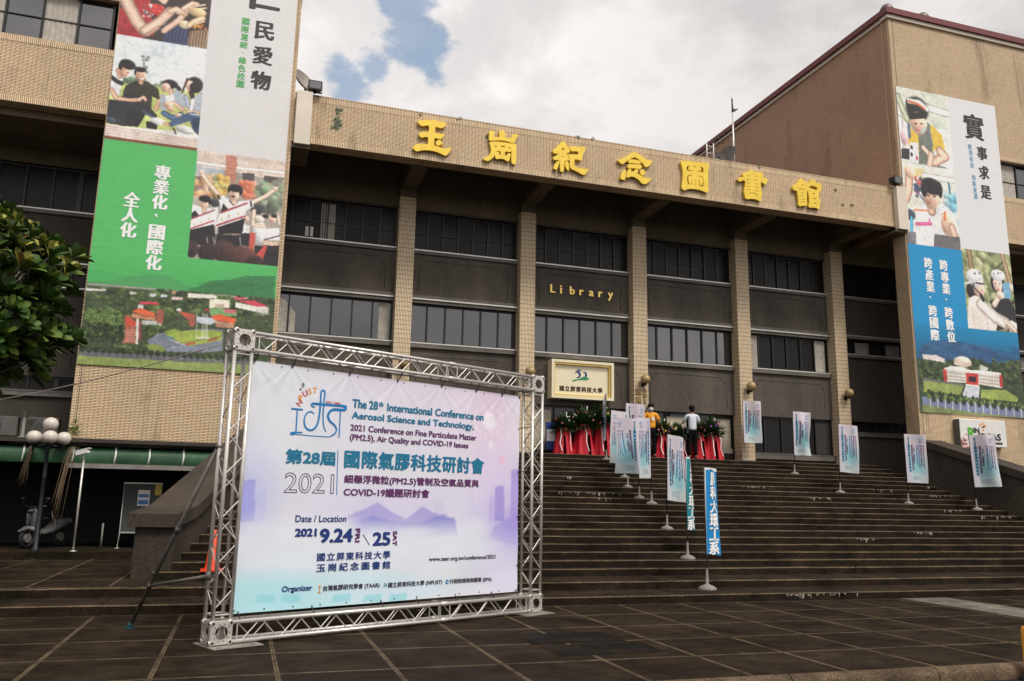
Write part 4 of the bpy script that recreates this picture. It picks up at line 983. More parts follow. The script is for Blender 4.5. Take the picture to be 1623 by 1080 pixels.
p.po([(345, 440), (400, 420), (445, 455), (480, 480), (590, 470), (660, 462), (690, 520), (610, 560), (595, 765), (360, 770), (320, 700), (380, 560)], (226, 223, 223)); p.po([(395, 490), (445, 550), (375, 575)], (42, 40, 42)); p.ln([(350, 420), (360, 450)], 20, (46, 42, 44)); p.ln([(655, 475), (665, 520)], 18, (46, 42, 44)); p.ln([(455, 470), (490, 510), (530, 480)], 12, (48, 44, 46))
p.ln([(375, 582), (620, 490)], 18, (156, 58, 66)); p.ln([(335, 702), (602, 612)], 18, (156, 58, 66)); p.po([(345, 720), (600, 630), (592, 790), (350, 785)], (38, 36, 40)); p.ln([(420, 785), (560, 780)], 8, (206, 176, 150)); p.po([(335, 785), (575, 795), (580, 930), (320, 900)], (44, 38, 42)); p.ln([(555, 810), (565, 890)], 7, (216, 212, 210))
[p.el(x, y, 13, 24, (206, 196, 160)) for x, y in ((385, 640), (455, 605), (545, 585))]
p.ln([(498, 440), (500, 480)], 60, (214, 172, 150)); p.el(500, 412, 50, 66, (232, 194, 170)); p.el(512, 352, 68, 42, HA); p.el(562, 380, 18, 44, HA); p.el(452, 365, 14, 30, HA); p.el(490, 428, 20, 12, (96, 44, 44)); p.el(482, 392, 8, 4, (80, 60, 56)); p.el(520, 390, 8, 4, (80, 60, 56)); p.el(498, 404, 7, 9, (214, 170, 148))
p.po([(85, 500), (170, 530), (270, 540), (350, 530), (340, 600), (305, 770), (70, 745)], (224, 221, 221)); p.po([(90, 590), (130, 565), (165, 610), (85, 640)], (44, 42, 44)); p.ln([(85, 648), (310, 560)], 14, (156, 58, 66)); p.ln([(85, 738), (305, 660)], 14, (156, 58, 66)); p.po([(80, 750), (310, 690), (318, 790), (75, 800)], (40, 38, 42)); p.po([(72, 790), (325, 790), (310, 900), (55, 880)], (46, 40, 44)); p.ln([(240, 815), (250, 880)], 6, (216, 212, 210)); p.ln([(300, 815), (308, 860)], 6, (216, 212, 210))
p.ln([(215, 530), (215, 570)], 44, (206, 164, 140)); p.el(214, 500, 42, 56, (226, 188, 164)); p.el(222, 455, 58, 36, HA); p.el(268, 480, 14, 30, HA); p.el(200, 520, 16, 5, (180, 110, 104)); p.el(196, 492, 6, 4, (70, 50, 46)); p.el(228, 492, 6, 4, (70, 50, 46)); [p.el(x, y, 10, 18, (210, 198, 160)) for x, y in ((120, 690), (190, 670), (265, 640))]
p.el(740, 760, 64, 116, (236, 236, 236)); p.ln([(690, 560), (680, 690), (790, 710)], 40, (226, 190, 166)); p.el(735, 640, 52, 40, (206, 196, 176)); p.el(795, 610, 30, 20, HA); p.el(862, 632, 36, 46, (228, 192, 170)); p.el(880, 606, 36, 22, (60, 48, 48)); p.el(855, 655, 14, 6, (190, 90, 90)); p.ln([(915, 600), (930, 680)], 26, (228, 192, 170)); p.po([(780, 730), (925, 715), (930, 830), (790, 835)], (230, 228, 228)); p.ln([(790, 830), (925, 790)], 12, (60, 40, 60)); p.po([(590, 690), (650, 700), (640, 840), (570, 830)], (222, 220, 220)); p.po([(570, 770), (650, 770), (640, 900), (565, 880)], (50, 44, 50)); p.el(620, 640, 22, 34, (214, 176, 154))
p.po([(790, 840), (930, 870), (920, 1090), (760, 1060)], (46, 42, 46)); p.po([(780, 835), (920, 855), (920, 885), (780, 880)], (222, 184, 160)); p.po([(650, 760), (705, 765), (685, 965), (640, 900)], (204, 92, 84)); p.po([(690, 975), (780, 880), (815, 895), (775, 1015)], (200, 78, 76)); p.ln([(690, 975), (775, 1012)], 8, (226, 210, 206)); p.po([(700, 880), (780, 890), (720, 960), (690, 960)], (48, 42, 46))
for a in ((95, 930, 60, 90, 64, 48, 50), (245, 960, 90, 100, 56, 42, 44), (405, 950, 112, 118, 74, 50, 50), (575, 1010, 150, 130, 90, 58, 52), (700, 1050, 90, 80, 60, 44, 44)):
    p.el(*a[:4], a[4:]); p.ln([(a[0] - a[2] * .3, a[1] - a[3] * .7), (a[0] - a[2] * .5, a[1] + 40)], 8, tuple(v + 22 for v in a[4:]), .6); p.ln([(a[0] + a[2] * .3, a[1] - a[3] * .6), (a[0] + a[2] * .5, a[1] + 40)], 8, tuple(v + 16 for v in a[4:]), .6)
p.H = None; p.clip[:] = True; finish(p)
p.mesh('print', bl, -.040).location = (0, 0, -4.78)
bl_off = (0, P0, 4.78)
def bw(name, mat, fn):
    m = MB(); fn(m); return m.build(name, mat, bl, True)
Y = P0 - .046
def f(m):
    column_write(m, '民愛物', -.35, 14.525, .53, .735, Y, (.024, .006), .005)
bw('lettering', 'ink_black', f)
def f(m):
    column_write(m, '仁', -.47, 15.80, .95, 1, Y, (.05, .012))
bw('lettering', 'ink_black', f)
bw('lettering', 'ink_green', lambda m: column_write(m, '國際連結・綠色校園', -.855, 14.54, .20, .231, Y, (.006, .002), .0))
def f(m):
    column_write(m, '專業化、國際化', -2.535, 10.02, .385, .398, Y, (.020, .007), .003, 1.0)
bw('lettering', 'ink_white', f)
def f(m):
    column_write(m, '全人化', -3.185, 9.21, .39, .40, Y, (.020, .007), .0, 1.0)
bw('lettering', 'ink_white', f)

br = thing('tall_banner', 'tall white and blue vertical banner on the brick pier above the lightbox sign', 'banner', (23.3, P0, 4.87), 0, 'tall printed banners on the piers')
m = MB(); m.box(21.08, 25.60, P0 - .03, P0 - .006, 4.87, 16.5); m.build('backing_sheet', 'white_vinyl', br, True)
p = Print(21.08, 25.60, 4.87, 16.5, .017, (216, 215, 215)); p.form = 1.6
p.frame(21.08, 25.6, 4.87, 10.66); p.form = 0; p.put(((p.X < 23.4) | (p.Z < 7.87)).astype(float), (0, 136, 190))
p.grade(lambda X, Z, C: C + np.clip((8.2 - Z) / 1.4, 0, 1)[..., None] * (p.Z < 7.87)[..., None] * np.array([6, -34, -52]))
q4 = [(115, 18), (741, 92), (181, 1053), (805, 1080)]; d4 = [(21.08, 10.66), (25.6, 10.75), (21.08, 4.87), (25.6, 4.87)]
p.homog(q4, d4); p.form = 1.6
p.po([(170, 690), (230, 640), (330, 618), (480, 640), (640, 690), (720, 720), (820, 745), (830, 820), (170, 760)], (48, 92, 132)); p.po([(400, 690), (600, 655), (720, 690), (820, 700), (820, 800), (300, 760)], (40, 84, 126), .6); p.dab(40, 180, 640, 780, 740, 20, 50, [(60, 102, 140), (40, 78, 116)], .3, .4)
p.po([(160, 735), (500, 752), (830, 775), (840, 1100), (170, 1090)], (62, 78, 50))
p.dab(200, 170, 740, 820, 870, 9, 20, [(52, 68, 42), (78, 96, 56), (44, 58, 38), (94, 108, 66)], .8, .8); p.dab(200, 170, 740, 820, 940, 5, 10, [(36, 50, 32), (104, 120, 72), (64, 82, 48)], .7, .8)
p.po([(195, 708), (280, 712), (330, 735), (330, 757), (200, 735)], (214, 200, 196)); p.el(437, 752, 54, 28, (226, 206, 186)); p.po([(385, 752), (492, 756), (490, 775), (388, 770)], (206, 186, 170)); p.po([(540, 765), (590, 785), (585, 800), (540, 798)], (206, 202, 192))
p.po([(200, 862), (440, 895), (420, 950), (200, 935)], (142, 156, 84)); p.po([(545, 915), (690, 915), (760, 960), (760, 985), (540, 968)], (142, 156, 80)); p.po([(190, 850), (440, 885), (440, 897), (195, 866)], (110, 112, 104)); p.po([(452, 898), (538, 902), (522, 1000), (420, 975)], (192, 194, 204))
p.po([(325, 790), (365, 778), (435, 782), (480, 800), (560, 800), (665, 815), (668, 905), (530, 884), (330, 868)], (230, 227, 217)); 
for k in range(11): p.ln([(345 + k * 11, 800 + k), (345 + k * 11, 862 + k)], 4, (170, 158, 140))
for k in range(12): p.ln([(540 + k * 10.5, 820 + k * .9), (540 + k * 10.5, 884 + k)], 4, (170, 158, 140))
for k in range(3): p.ln([(335, 815 + k * 20), (455, 826 + k * 20)], 5, (160, 150, 140)); p.ln([(535, 832 + k * 20), (660, 845 + k * 20)], 5, (160, 150, 140))
p.po([(318, 798), (340, 796), (343, 872), (322, 868)], (192, 62, 58)); p.po([(455, 815), (530, 822), (530, 892), (458, 886)], (192, 60, 54)); p.po([(470, 836), (517, 840), (516, 872), (472, 868)], (54, 40, 44)); p.po([(654, 825), (672, 826), (674, 900), (657, 898)], (192, 62, 58)); p.ln([(455, 890), (530, 896)], 10, (225, 222, 215))
p.po([(190, 960), (420, 985), (820, 1015), (820, 1090), (190, 1010)], (112, 122, 150)); p.po([(190, 1008), (500, 1050), (800, 1078), (800, 1110), (190, 1100)], (120, 130, 84))
for k in range(26): p.el(232 + k * 22, 935 + k * 3.0 + (k % 3) * 6, 11, 15, (46, 60, 36))
for k in range(13):
    x = 238 + k * 45; y = 960 + k * 4.5; p.ln([(x, y), (x + 2, y + 62)], 5, (206, 204, 192)); p.dab(9, x - 14, y - 12, x + 14, y + 8, 5, 9, [(96, 118, 60), (130, 146, 86), (66, 88, 46)], .9); p.el(x + 22, y + 14, 11, 16, (46, 62, 40))
# two women in white helmets
p.frame(23.4, 25.6, 7.87, 10.75); p.put(np.ones(p.X.shape), (150, 154, 112)); p.dab(260, 430, 50, 790, 580, 8, 26, [(176, 178, 130), (120, 130, 86), (204, 202, 160), (96, 106, 72)], .6)
p.ln([(490, 60), (512, 210)], 34, (150, 124, 96)); p.ln([(695, 90), (745, 300)], 30, (160, 136, 106)); p.ln([(640, 190), (700, 140)], 7, (90, 84, 66)); p.ln([(470, 480), (490, 560)], 26, (206, 190, 120))
p.po([(608, 385), (650, 362), (730, 365), (770, 460), (760, 540), (640, 560), (640, 440)], (42, 40, 44)); p.el(662, 268, 46, 56, (38, 34, 38)); p.el(662, 280, 31, 46, (228, 194, 178)); p.el(664, 222, 47, 30, (228, 225, 224)); p.ln([(630, 262), (642, 310), (668, 332)], 5, (40, 36, 40)); p.el(650, 272, 5, 3, (50, 40, 40)); p.el(676, 272, 5, 3, (50, 40, 40)); p.el(664, 312, 9, 4, (196, 96, 100))
p.el(505, 312, 36, 44, (40, 36, 40)); p.el(548, 300, 37, 52, (224, 188, 168)); p.po([(482, 365), (520, 345), (565, 365), (640, 440), (660, 500), (640, 575), (474, 562)], (228, 214, 202)); p.ln([(560, 400), (640, 480), (730, 530)], 66, (224, 208, 196)); p.ln([(500, 420), (520, 540)], 8, (206, 190, 178)); p.ln([(590, 460), (600, 560)], 8, (206, 190, 178))
p.el(523, 236, 54, 46, (228, 225, 224)); p.ln([(474, 270), (570, 240)], 12, (206, 204, 204)); p.ln([(514, 270), (520, 300), (566, 345)], 7, (42, 38, 42)); p.ln([(530, 268), (578, 276)], 8, (36, 34, 38)); p.el(566, 318, 8, 4, (190, 96, 96)); p.ln([(560, 345), (572, 375)], 18, (40, 36, 40)); p.dab(5, 505, 205, 560, 215, 5, 7, [(90, 90, 94)], .8); p.dab(4, 640, 205, 690, 212, 4, 6, [(90, 90, 94)], .8)
p.ln([(640, 400), (672, 340)], 36, (226, 194, 174)); p.el(676, 345, 26, 22, (228, 196, 176)); p.po([(692, 268), (736, 265), (742, 365), (702, 364)], (112, 164, 198)); p.el(745, 300, 14, 22, (206, 196, 176)); p.ln([(745, 390), (715, 575)], 9, (36, 36, 40)); p.ln([(752, 380), (775, 580)], 9, (40, 40, 44)); p.ln([(735, 440), (770, 440)], 10, (40, 40, 44)); p.el(738, 530, 42, 24, (228, 200, 180)); p.ln([(700, 500), (760, 560)], 22, (226, 198, 178))
# workshop picture and laboratory picture
p.homog([(215, 132), (778, 240), (290, 1025), (869, 1088)], [(21.08, 16.5), (25.6, 16.5), (21.08, 10.66), (25.6, 10.68)])
p.frame(21.08, 23.38, 13.62, 16.5); p.put(np.ones(p.X.shape), (222, 222, 210)); p.po([(215, 132), (500, 190), (505, 380), (380, 330), (240, 330)], (206, 208, 190)); p.ln([(380, 250), (510, 285)], 40, (226, 226, 216)); p.ln([(225, 190), (280, 320)], 34, (176, 180, 150)); p.po([(420, 320), (510, 340), (515, 380), (430, 370)], (188, 198, 180)); p.ln([(235, 320), (245, 480)], 40, (232, 220, 214)); p.el(265, 420, 22, 40, (226, 180, 186))
p.po([(285, 350), (330, 400), (420, 350), (480, 410), (500, 500), (440, 490), (400, 540), (290, 470)], (228, 184, 62)); p.po([(345, 400), (412, 345), (425, 480), (445, 570), (520, 600), (350, 580), (350, 470)], (112, 118, 108)); p.ln([(290, 350), (296, 420)], 16, (92, 110, 130)); p.ln([(400, 345), (425, 470)], 12, (120, 126, 130))
p.el(338, 262, 62, 60, HA); p.el(345, 345, 46, 54, (226, 180, 156)); p.po([(285, 285), (395, 280), (390, 315), (295, 322)], HA); p.ln([(285, 215), (350, 225), (395, 262)], 28, (214, 214, 208)); p.ln([(290, 218), (345, 235), (380, 262)], 12, (206, 110, 70)); p.ln([(278, 215), (276, 240)], 10, (60, 56, 60)); p.el(330, 345, 8, 4, (80, 56, 50)); p.el(364, 345, 8, 4, (80, 56, 50)); p.el(342, 378, 12, 5, (190, 110, 100)); p.ln([(365, 390), (385, 372)], 12, (160, 200, 190))
p.ln([(470, 500), (500, 530), (440, 560)], 46, (222, 176, 152)); p.ln([(375, 480), (420, 530)], 24, (228, 186, 162)); p.ln([(420, 520), (412, 580)], 34, (226, 182, 158)); p.po([(250, 486), (296, 488), (296, 552), (250, 545)], (52, 52, 56)); p.po([(298, 450), (346, 455), (344, 578), (300, 572)], (228, 228, 228)); [p.el(308, y, 7, 10, (50, 50, 54)) for y in (480, 520)]; p.el(338, 540, 6, 12, (190, 70, 70)); p.po([(245, 550), (520, 605), (560, 640), (250, 575)], (196, 200, 186))
p.frame(21.08, 23.38, 10.66, 13.62); p.put(np.ones(p.X.shape), (222, 220, 206)); p.po([(250, 590), (380, 605), (375, 660), (300, 650)], (214, 190, 130)); p.ln([(380, 640), (545, 665)], 30, (232, 232, 222)); p.ln([(520, 680), (535, 780)], 12, (80, 130, 150)); p.dab(20, 490, 750, 570, 910, 14, 28, [(146, 196, 208), (110, 172, 196), (206, 216, 216)], .8); p.dab(14, 330, 650, 380, 760, 8, 16, [(190, 60, 60), (60, 120, 170), (226, 226, 226), (50, 60, 80)], .8)
p.po([(300, 850), (390, 800), (480, 790), (570, 870), (580, 1000), (440, 1010), (300, 1020)], (230, 230, 229)); p.ln([(420, 800), (425, 840)], 46, (206, 164, 140)); p.el(420, 752, 48, 66, (228, 186, 160)); p.el(425, 700, 58, 40, HA, rot=10); p.el(380, 718, 18, 34, HA); p.el(470, 720, 14, 38, HA); p.el(405, 752, 8, 4, (70, 52, 48)); p.el(440, 758, 8, 4, (70, 52, 48)); p.el(412, 790, 14, 5, (190, 110, 104)); p.el(418, 770, 6, 9, (206, 160, 136))
p.ln([(296, 610), (292, 720), (275, 775)], 44, (222, 176, 152)); p.el(298, 620, 30, 30, (226, 184, 158)); p.ln([(318, 690), (378, 780)], 6, (80, 110, 160)); p.el(520, 915, 42, 54, (226, 184, 158)); p.ln([(490, 860), (510, 900)], 16, (228, 188, 164)); p.ln([(540, 930), (560, 985)], 38, (222, 178, 154)); p.ln([(500, 845), (500, 890)], 10, (226, 110, 60))
p.el(300, 862, 32, 26, (70, 78, 90)); p.ln([(310, 880), (312, 970)], 16, (80, 170, 206)); p.ln([(340, 915), (420, 912)], 16, (216, 92, 146)); p.ln([(412, 885), (414, 915)], 8, (216, 92, 146)); p.ln([(325, 835), (402, 838)], 9, (230, 130, 90)); p.po([(275, 955), (345, 962), (335, 1040), (280, 1030)], (122, 122, 128)); p.po([(440, 970), (590, 985), (590, 1070), (438, 1045)], (112, 108, 110)); p.po([(335, 930), (440, 935), (438, 1035), (338, 1030)], (230, 229, 228))
p.H = None; p.clip[:] = True; finish(p)
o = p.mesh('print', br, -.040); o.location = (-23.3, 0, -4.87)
m = MB(); column_write(m, '實', 24.50, 15.99, 1.0, 1, Y, (.045, .012), 0, .95); column_write(m, '事求是', 24.77, 14.76, .52, .75, Y, (.026, .008), .0, .95); m.build('lettering', 'ink_black', br, True)
m = MB(); column_write(m, '實用科技 知能並重', 24.22, 14.775, .20, .235, Y, (.006, .002), .035, .85); m.build('lettering', 'ink_sky', br, True)
m = MB(); column_write(m, '跨專業、跨數位', 22.54, 10.22, .385, .420, Y, (.020, .007), .03, .95); m.build('lettering', 'ink_white', br, True); m = MB(); column_write(m, '跨產業、跨國際', 21.875, 10.23, .385, .420, Y, (.020, .007), .02, .95); m.build('lettering', 'ink_white', br, True)
# ================================================================ truss frame with the conference banner
TA, TY = Vector((-.227, 10.648, 0)), rad(24.7)
TL, TH, TB = 5.42, 3.80, .28
tr = thing('truss_frame', 'large silver aluminium box truss frame standing on the plaza', 'truss', TA, TY)
def plate_hole(m, c, u, v, n, h, r, th):
    """square plate with a round hole, centre c, in plane u,v, thickness th along n"""
    c, u, v, n = map(Vector, (c, u, v, n)); k = 24; vs = []
    for q in (0, 1):
        for j in range(k):
            t = 2 * math.pi * j / k; cx, sx = math.cos(t), math.sin(t); f = h / max(abs(cx), abs(sx))
            rr = min(f, h * 1.28)
            vs.append(c + u * cx * rr + v * sx * rr + n * th * q); vs.append(c + u * cx * r + v * sx * r + n * th * q)
    fs = []
    for j in range(k):
        a, b_ = 2 * j, 2 * ((j + 1) % k); o = 2 * k
        fs += [(a, a + 1, b_ + 1, b_), (o + a, o + b_, o + b_ + 1, o + a + 1), (a, b_, o + b_, o + a), (a + 1, o + a + 1, o + b_ + 1, b_ + 1)]
    m.add(vs, fs)
def corner_block(s0, z0):
    m = MB(); c = Vector((s0 + TB / 2, TB / 2, z0 + TB / 2)); hh = TB / 2 - .012
    for ax in range(3):
        for sg_ in (-1, 1):
            n = Vector((0, 0, 0)); n[ax] = sg_; u = Vector((0, 0, 0)); u[(ax + 1) % 3] = 1; v = n.cross(u)
            plate_hole(m, c + n * (TB / 2 - .014), u, v, n, hh, .078, .010)
    for i in (-1, 1):
        for j in (-1, 1):
            for k in (-1, 1):
                p_ = c + Vector((i, j, k)) * (TB / 2 - .032)
                for ax in range(3):
                    d = Vector((0, 0, 0)); d[ax] = (i, j, k)[ax]
                    m.tube([p_, p_ + d * .040], .026, 10)
    o = m.build('corner_block', 'truss_metal', tr)
    m = MB()
    for ax, sg_ in ((1, -1), (0, -1), (0, 1)):
        n = Vector((0, 0, 0)); n[ax] = sg_; u = Vector((0, 0, 0)); u[(ax + 1) % 3] = 1; v = n.cross(u)
        for j in range(10):
            t = 2 * math.pi * (j + .5) / 10; q = c + n * (TB / 2 - .004) + u * math.cos(t) * .098 + v * math.sin(t) * .098
            m.tube([q, q + n * .0025], .007, 6)
        for a_ in (-1, 1):
            for b_ in (-1, 1):
                q = c + n * (TB / 2 + .006) + u * a_ * (TB / 2 - .032) + v * b_ * (TB / 2 - .032); m.tube([q, q + n * .003], .017, 8)
    m.build('bolt_hole', 'black_metal', tr).parent = o
    return o
corners = [corner_block(0, .02), corner_block(TL - TB, .02), corner_block(0, TH - TB), corner_block(TL - TB, TH - TB)]
def beam(p0, axis, length, joint=None):
    """four chords and zigzag lattice; p0 is the low corner of the square section"""
    ax = Vector(axis); oth = [Vector(v) for v in ((1, 0, 0), (0, 1, 0), (0, 0, 1)) if abs(ax.dot(Vector(v))) < .5]
    p0 = Vector(p0); r = .0245; i0, i1 = .030, TB - .030; m = MB(); lat = MB()
    cs = [p0 + oth[0] * a + oth[1] * b_ for a, b_ in ((i0, i0), (i1, i0), (i1, i1), (i0, i1))]
    for c in cs:
        m.tube([c, c + ax * length], r, 12)
        if joint: m.tube([c + ax * (joint - .06), c + ax * (joint - .05), c + ax * (joint + .05), c + ax * (joint + .06)], [r, .031, .031, r], 12)
    for f_ in range(4):
        a, b_ = cs[f_], cs[(f_ + 1) % 4]; t = .12; k = f_ % 2; st = .262 if f_ % 2 == 0 else .25
        while t + st < length - .05:
            if joint and t < joint < t + st: t = joint + .1; continue
            q0, q1 = (a, b_) if k % 2 == 0 else (b_, a)
            lat.tube([q0 + ax * t, q1 + ax * (t + st - .03)], .0085, 6, False); t += st; k += 1
        for tt in ([.06, length - .06] + ([joint - .1, joint + .1] if joint else [])): lat.tube([a + ax * tt, b_ + ax * tt], .010, 6, False)
    o = m.build('truss_beam', 'truss_metal', tr); lat.build('lattice', 'truss_metal', tr).parent = o
beam((0, 0, .30), (0, 0, 1), TH - .58 + .02); beam((TL - TB, 0, .30), (0, 0, 1), TH - .58 + .02)
beam((TB, 0, TH - TB), (1, 0, 0), TL - 2 * TB, 3.18); beam((TB, 0, .02), (1, 0, 0), TL - 2 * TB, 3.18)
for s0, lab in ((-.02, ''), (TL - TB - .22, '')):
    m = MB(); m.box(s0, s0 + .62, -.16, .42, .002, .014); o = m.build('base_plate', 'plate_grey', tr)
    m = MB()
    for a in (.06, .48):
        for b_ in (-.12, .36): m.box(s0 + a, s0 + a + .06, b_, b_ + .03, .010, .0155)
    m.build('slot', 'black_metal', tr).parent = o
loc = lambda P: Matrix.Rotation(-TY, 3, 'Z') @ (Vector(P) - TA)
foot, topb = loc((-1.27, 12.38, .03)), Vector((.03, TB - .03, 2.36)); q = foot.lerp(topb, .235)
m = MB(); m.tube([foot, topb], .026, 10); br_ = m.build('brace_tube', 'grey_tube', tr)
m = MB(); m.tube([foot.lerp(topb, .0), foot.lerp(topb, .02)], [.04, .030], 10); m.obox(foot - Vector((0, 0, .012)), (1, 0, 0), (0, 1, 0), (0, 0, 1), .05, .04, .012); m.build('rubber_foot', 'foot_teal', tr).parent = br_
m = MB(); m.tube([foot.lerp(topb, .53), foot.lerp(topb, .56)], .034, 10); m.tube([q - (topb - foot).normalized() * .03, q + (topb - foot).normalized() * .03], .034, 10); m.tube([topb - (topb - foot).normalized() * .05, topb], .045, 10); m.build('clamp', 'steel_dark', tr).parent = br_
m = MB(); m.tube([q, (.03, TB - .03, .79)], .022, 10); m.tube([(.03, TB - .03, .74), (.03, TB - .03, .84)], .036, 10); m.build('strut_tube', 'grey_tube', tr)

cb = thing('conference_banner', 'wide pastel conference banner tied inside the silver truss frame', 'banner', TA, TY)
BS0, BS1, BZ0, BZ1, BD = .27, 4.945, .35, 3.43, .10
TIES_T = [.32, .85, 1.72, 2.52, 3.32, 4.0, 4.55, 4.93]
def wr(X, Z):
    """slack of the cloth: fans of creases below the top ties, slow waves elsewhere"""
    X = np.asarray(X, float); Z = np.asarray(Z, float); y = .006 * np.sin(2.3 * X + 1.1 * Z) + .0035 * np.sin(5.1 * X - 3.2 * Z + 1)
    for c in TIES_T:
        d = np.maximum(BZ1 - Z, .02); a = (X - c) / d
        y = y + .007 * np.cos(a * 7 + c * 3) * np.exp(-(a / 1.2) ** 2) * np.exp(-d / .45) * np.minimum(d / .12, 1)
    e = np.maximum(X - BS0, 0); y = y + .004 * np.sin(Z * 11) * np.exp(-e / .12)
    e = np.maximum(BS1 - X, 0); y = y + .004 * np.sin(Z * 9 + 1) * np.exp(-e / .15)
    return y
p = Print(BS0, BS1, BZ0, BZ1, .017, (213, 211, 216))
p.homog([(158, 108), (1048, 222), (97, 940), (1037, 875)], [(BS0, BZ1), (BS1, BZ1), (BS0, BZ0), (BS1, BZ0)])
for a in ((900, 330, 260, 190, 217, 200, 216, .75), (700, 200, 300, 110, 216, 198, 214, .6), (960, 300, 90, 160, 218, 182, 206, .55), (560, 330, 330, 120, 210, 205, 217, .6), (250, 330, 160, 150, 212, 212, 218, .8), (1000, 520, 160, 120, 206, 186, 220, .8), (980, 690, 160, 120, 178, 160, 216, .75), (1030, 660, 60, 60, 140, 122, 206, .7), (160, 560, 80, 130, 176, 176, 218, .7), (640, 600, 330, 80, 206, 196, 222, .8), (1000, 830, 120, 60, 214, 206, 228, .8)):
    p.el(*a[:4], a[4:7], a=a[7], soft=1.2)
p.po([(1018, 470), (1044, 466), (1044, 640), (1016, 640)], (150, 128, 206), .75); p.po([(965, 525), (995, 520), (994, 640), (962, 640)], (136, 116, 198), .75); p.po([(944, 560), (966, 556), (964, 640), (942, 640)], (172, 156, 214), .6); [p.ln([(968, y), (1042, y - 4)], 2.5, (186, 172, 224), .5) for y in range(530, 640, 11)]
p.po([(876, 535), (892, 533), (892, 625), (876, 625)], (200, 186, 216), .5); p.po([(762, 575), (790, 572), (790, 620), (762, 620)], (198, 188, 216), .5); p.po([(128, 505), (178, 500), (172, 640), (120, 640)], (130, 128, 208), .8); p.po([(180, 530), (210, 535), (206, 640), (174, 640)], (176, 174, 222), .5); [p.ln([(126, y), (205, y)], 2.5, (190, 188, 228), .5) for y in range(512, 640, 10)]
p.po([(440, 640), (500, 610), (540, 595), (575, 577), (620, 606), (668, 632), (700, 608), (722, 590), (760, 612), (800, 618), (830, 640), (820, 680), (480, 680)], (160, 148, 206), .9)
p.po([(480, 640), (560, 622), (600, 632), (650, 640), (720, 645), (770, 622), (830, 630), (840, 690), (500, 690)], (126, 122, 196), .9); p.po([(960, 660), (1040, 610), (1038, 720), (940, 700)], (150, 132, 206), .6)
for a in ((420, 690, 160, 50), (640, 700, 120, 45), (800, 705, 150, 50), (230, 700, 180, 60), (880, 740, 120, 50), (560, 694, 60, 26), (462, 655, 50, 26), (700, 676, 70, 16), (900, 660, 60, 30)): p.el(*a, (220, 219, 226), a=.7, soft=1.2)
p.el(560, 740, 520, 70, (216, 218, 226), a=.8, soft=1.3); p.el(300, 780, 260, 50, (214, 220, 228), a=.8, soft=1.3)
p.el(330, 890, 380, 62, (176, 216, 222), a=.9, soft=1.1); p.el(180, 900, 200, 70, (166, 214, 220), a=.9, soft=1.0); p.el(640, 860, 260, 34, (200, 216, 226), a=.8, soft=1.1)
for k in range(26): x = 380 + k * 11; p.po([(x, 850), (x + 8, 850), (x + 8, 822 - (k * 7) % 26), (x, 822 - (k * 7) % 26)], (190, 218, 226), .5)
for x in (180, 260, 425, 525, 610): p.po([(x, 905), (x + 62, 903), (x + 64, 878), (x + 6, 880)], (130, 200, 208), .7)
for cx, cy, r_, c in ((945, 306, 34, (236, 230, 234)), (951, 388, 13, (228, 220, 226)), (988, 438, 16, (226, 172, 196)), (1008, 352, 6, (228, 220, 226))):
    p.el(cx, cy, r_, r_, c, a=.75, soft=.5)
    for k in range(14):
        t = k * 2 * math.pi / 14; p.el(cx + math.cos(t) * r_ * 1.38, cy + math.sin(t) * r_ * 1.38, r_ * .14, r_ * .14, c, a=.7, soft=.6)
p.H = None; p.blur(1); p.C = (p.C * .88 + np.array((212, 212, 216)) * .12) * np.array((.975, .99, 1.0))
pr_ = p.mesh('print', cb, BD, wr, noise=1.2)
MYS = BD - .005
def cw(mat, *items):
    for it in items:
        m = MB()
        txt, a, b_, c, d, bd = it[:6]; k = it[6] if len(it) > 6 else {}
        write(m, txt, a, b_, c, d, MYS, bd, fn=wr, **k)
        m.build('lettering', mat, cb)
cw('ink_teal', ('The 28', 1.796, 2.965, 2.215, 3.086, (.006, .003)), ('th', 2.225, 3.02, 2.30, 3.086, (.004, .002)), ('International Conference on', 2.365, 2.965, 4.172, 3.078, (.006, .003)), ('Aerosol Science and Technology,', 1.797, 2.785, 3.98, 2.912, (.006, .003)))
cw('ink_plum', ('2021 Conference on Fine Particulate Matter', 1.785, 2.648, 4.034, 2.735, (.004, .002)), ('(PM2.5), Air Quality and COVID-19 Issues', 1.783, 2.495, 3.874, 2.604, (.004, .002)))
cw('ink_teal', ('第28屆', .839, 2.158, 1.578, 2.35, (.009, .007)), ('國際氣膠科技研討會', 1.712, 2.138, 4.206, 2.386, (.010, .007), {'space': 1.08}))
cw('ink_plum', ('細懸浮微粒(PM2.5)管制及空氣品質與', 1.724, 1.919, 4.102, 2.052, (.005, .003)), ('COVID-19議題研討會', 1.726, 1.762, 3.167, 1.883, (.005, .003)))
cw('ink_plum', ('2021', .853, 1.789, 1.573, 2.049, (0, 0), {'outline': .012}))
cw('ink_navy', ('Date / Location', 1.043, 1.425, 1.788, 1.512, (.002, .001)), ('2021', 1.047, 1.239, 1.358, 1.345, (.009, .006)), ('9.24', 1.401, 1.157, 1.908, 1.342, (.014, .009)), ('25', 2.228, 1.10, 2.523, 1.287, (.014, .009)), ('國立屏東科技大學', 1.383, .927, 2.529, 1.032, (.003, .002), {'space': 1.2}), ('玉崗紀念圖書館', 1.383, .790, 2.536, .897, (.003, .002), {'space': 1.4}), ('Organizer', .92, .548, 1.346, .638, (.003, .002)))
cw('ink_plum', ('FRI', 1.945, 1.154, 2.022, 1.338, (.006, .005), {'rot': 90}), ('SAT', 2.558, 1.094, 2.632, 1.30, (.006, .005), {'rot': 90}))
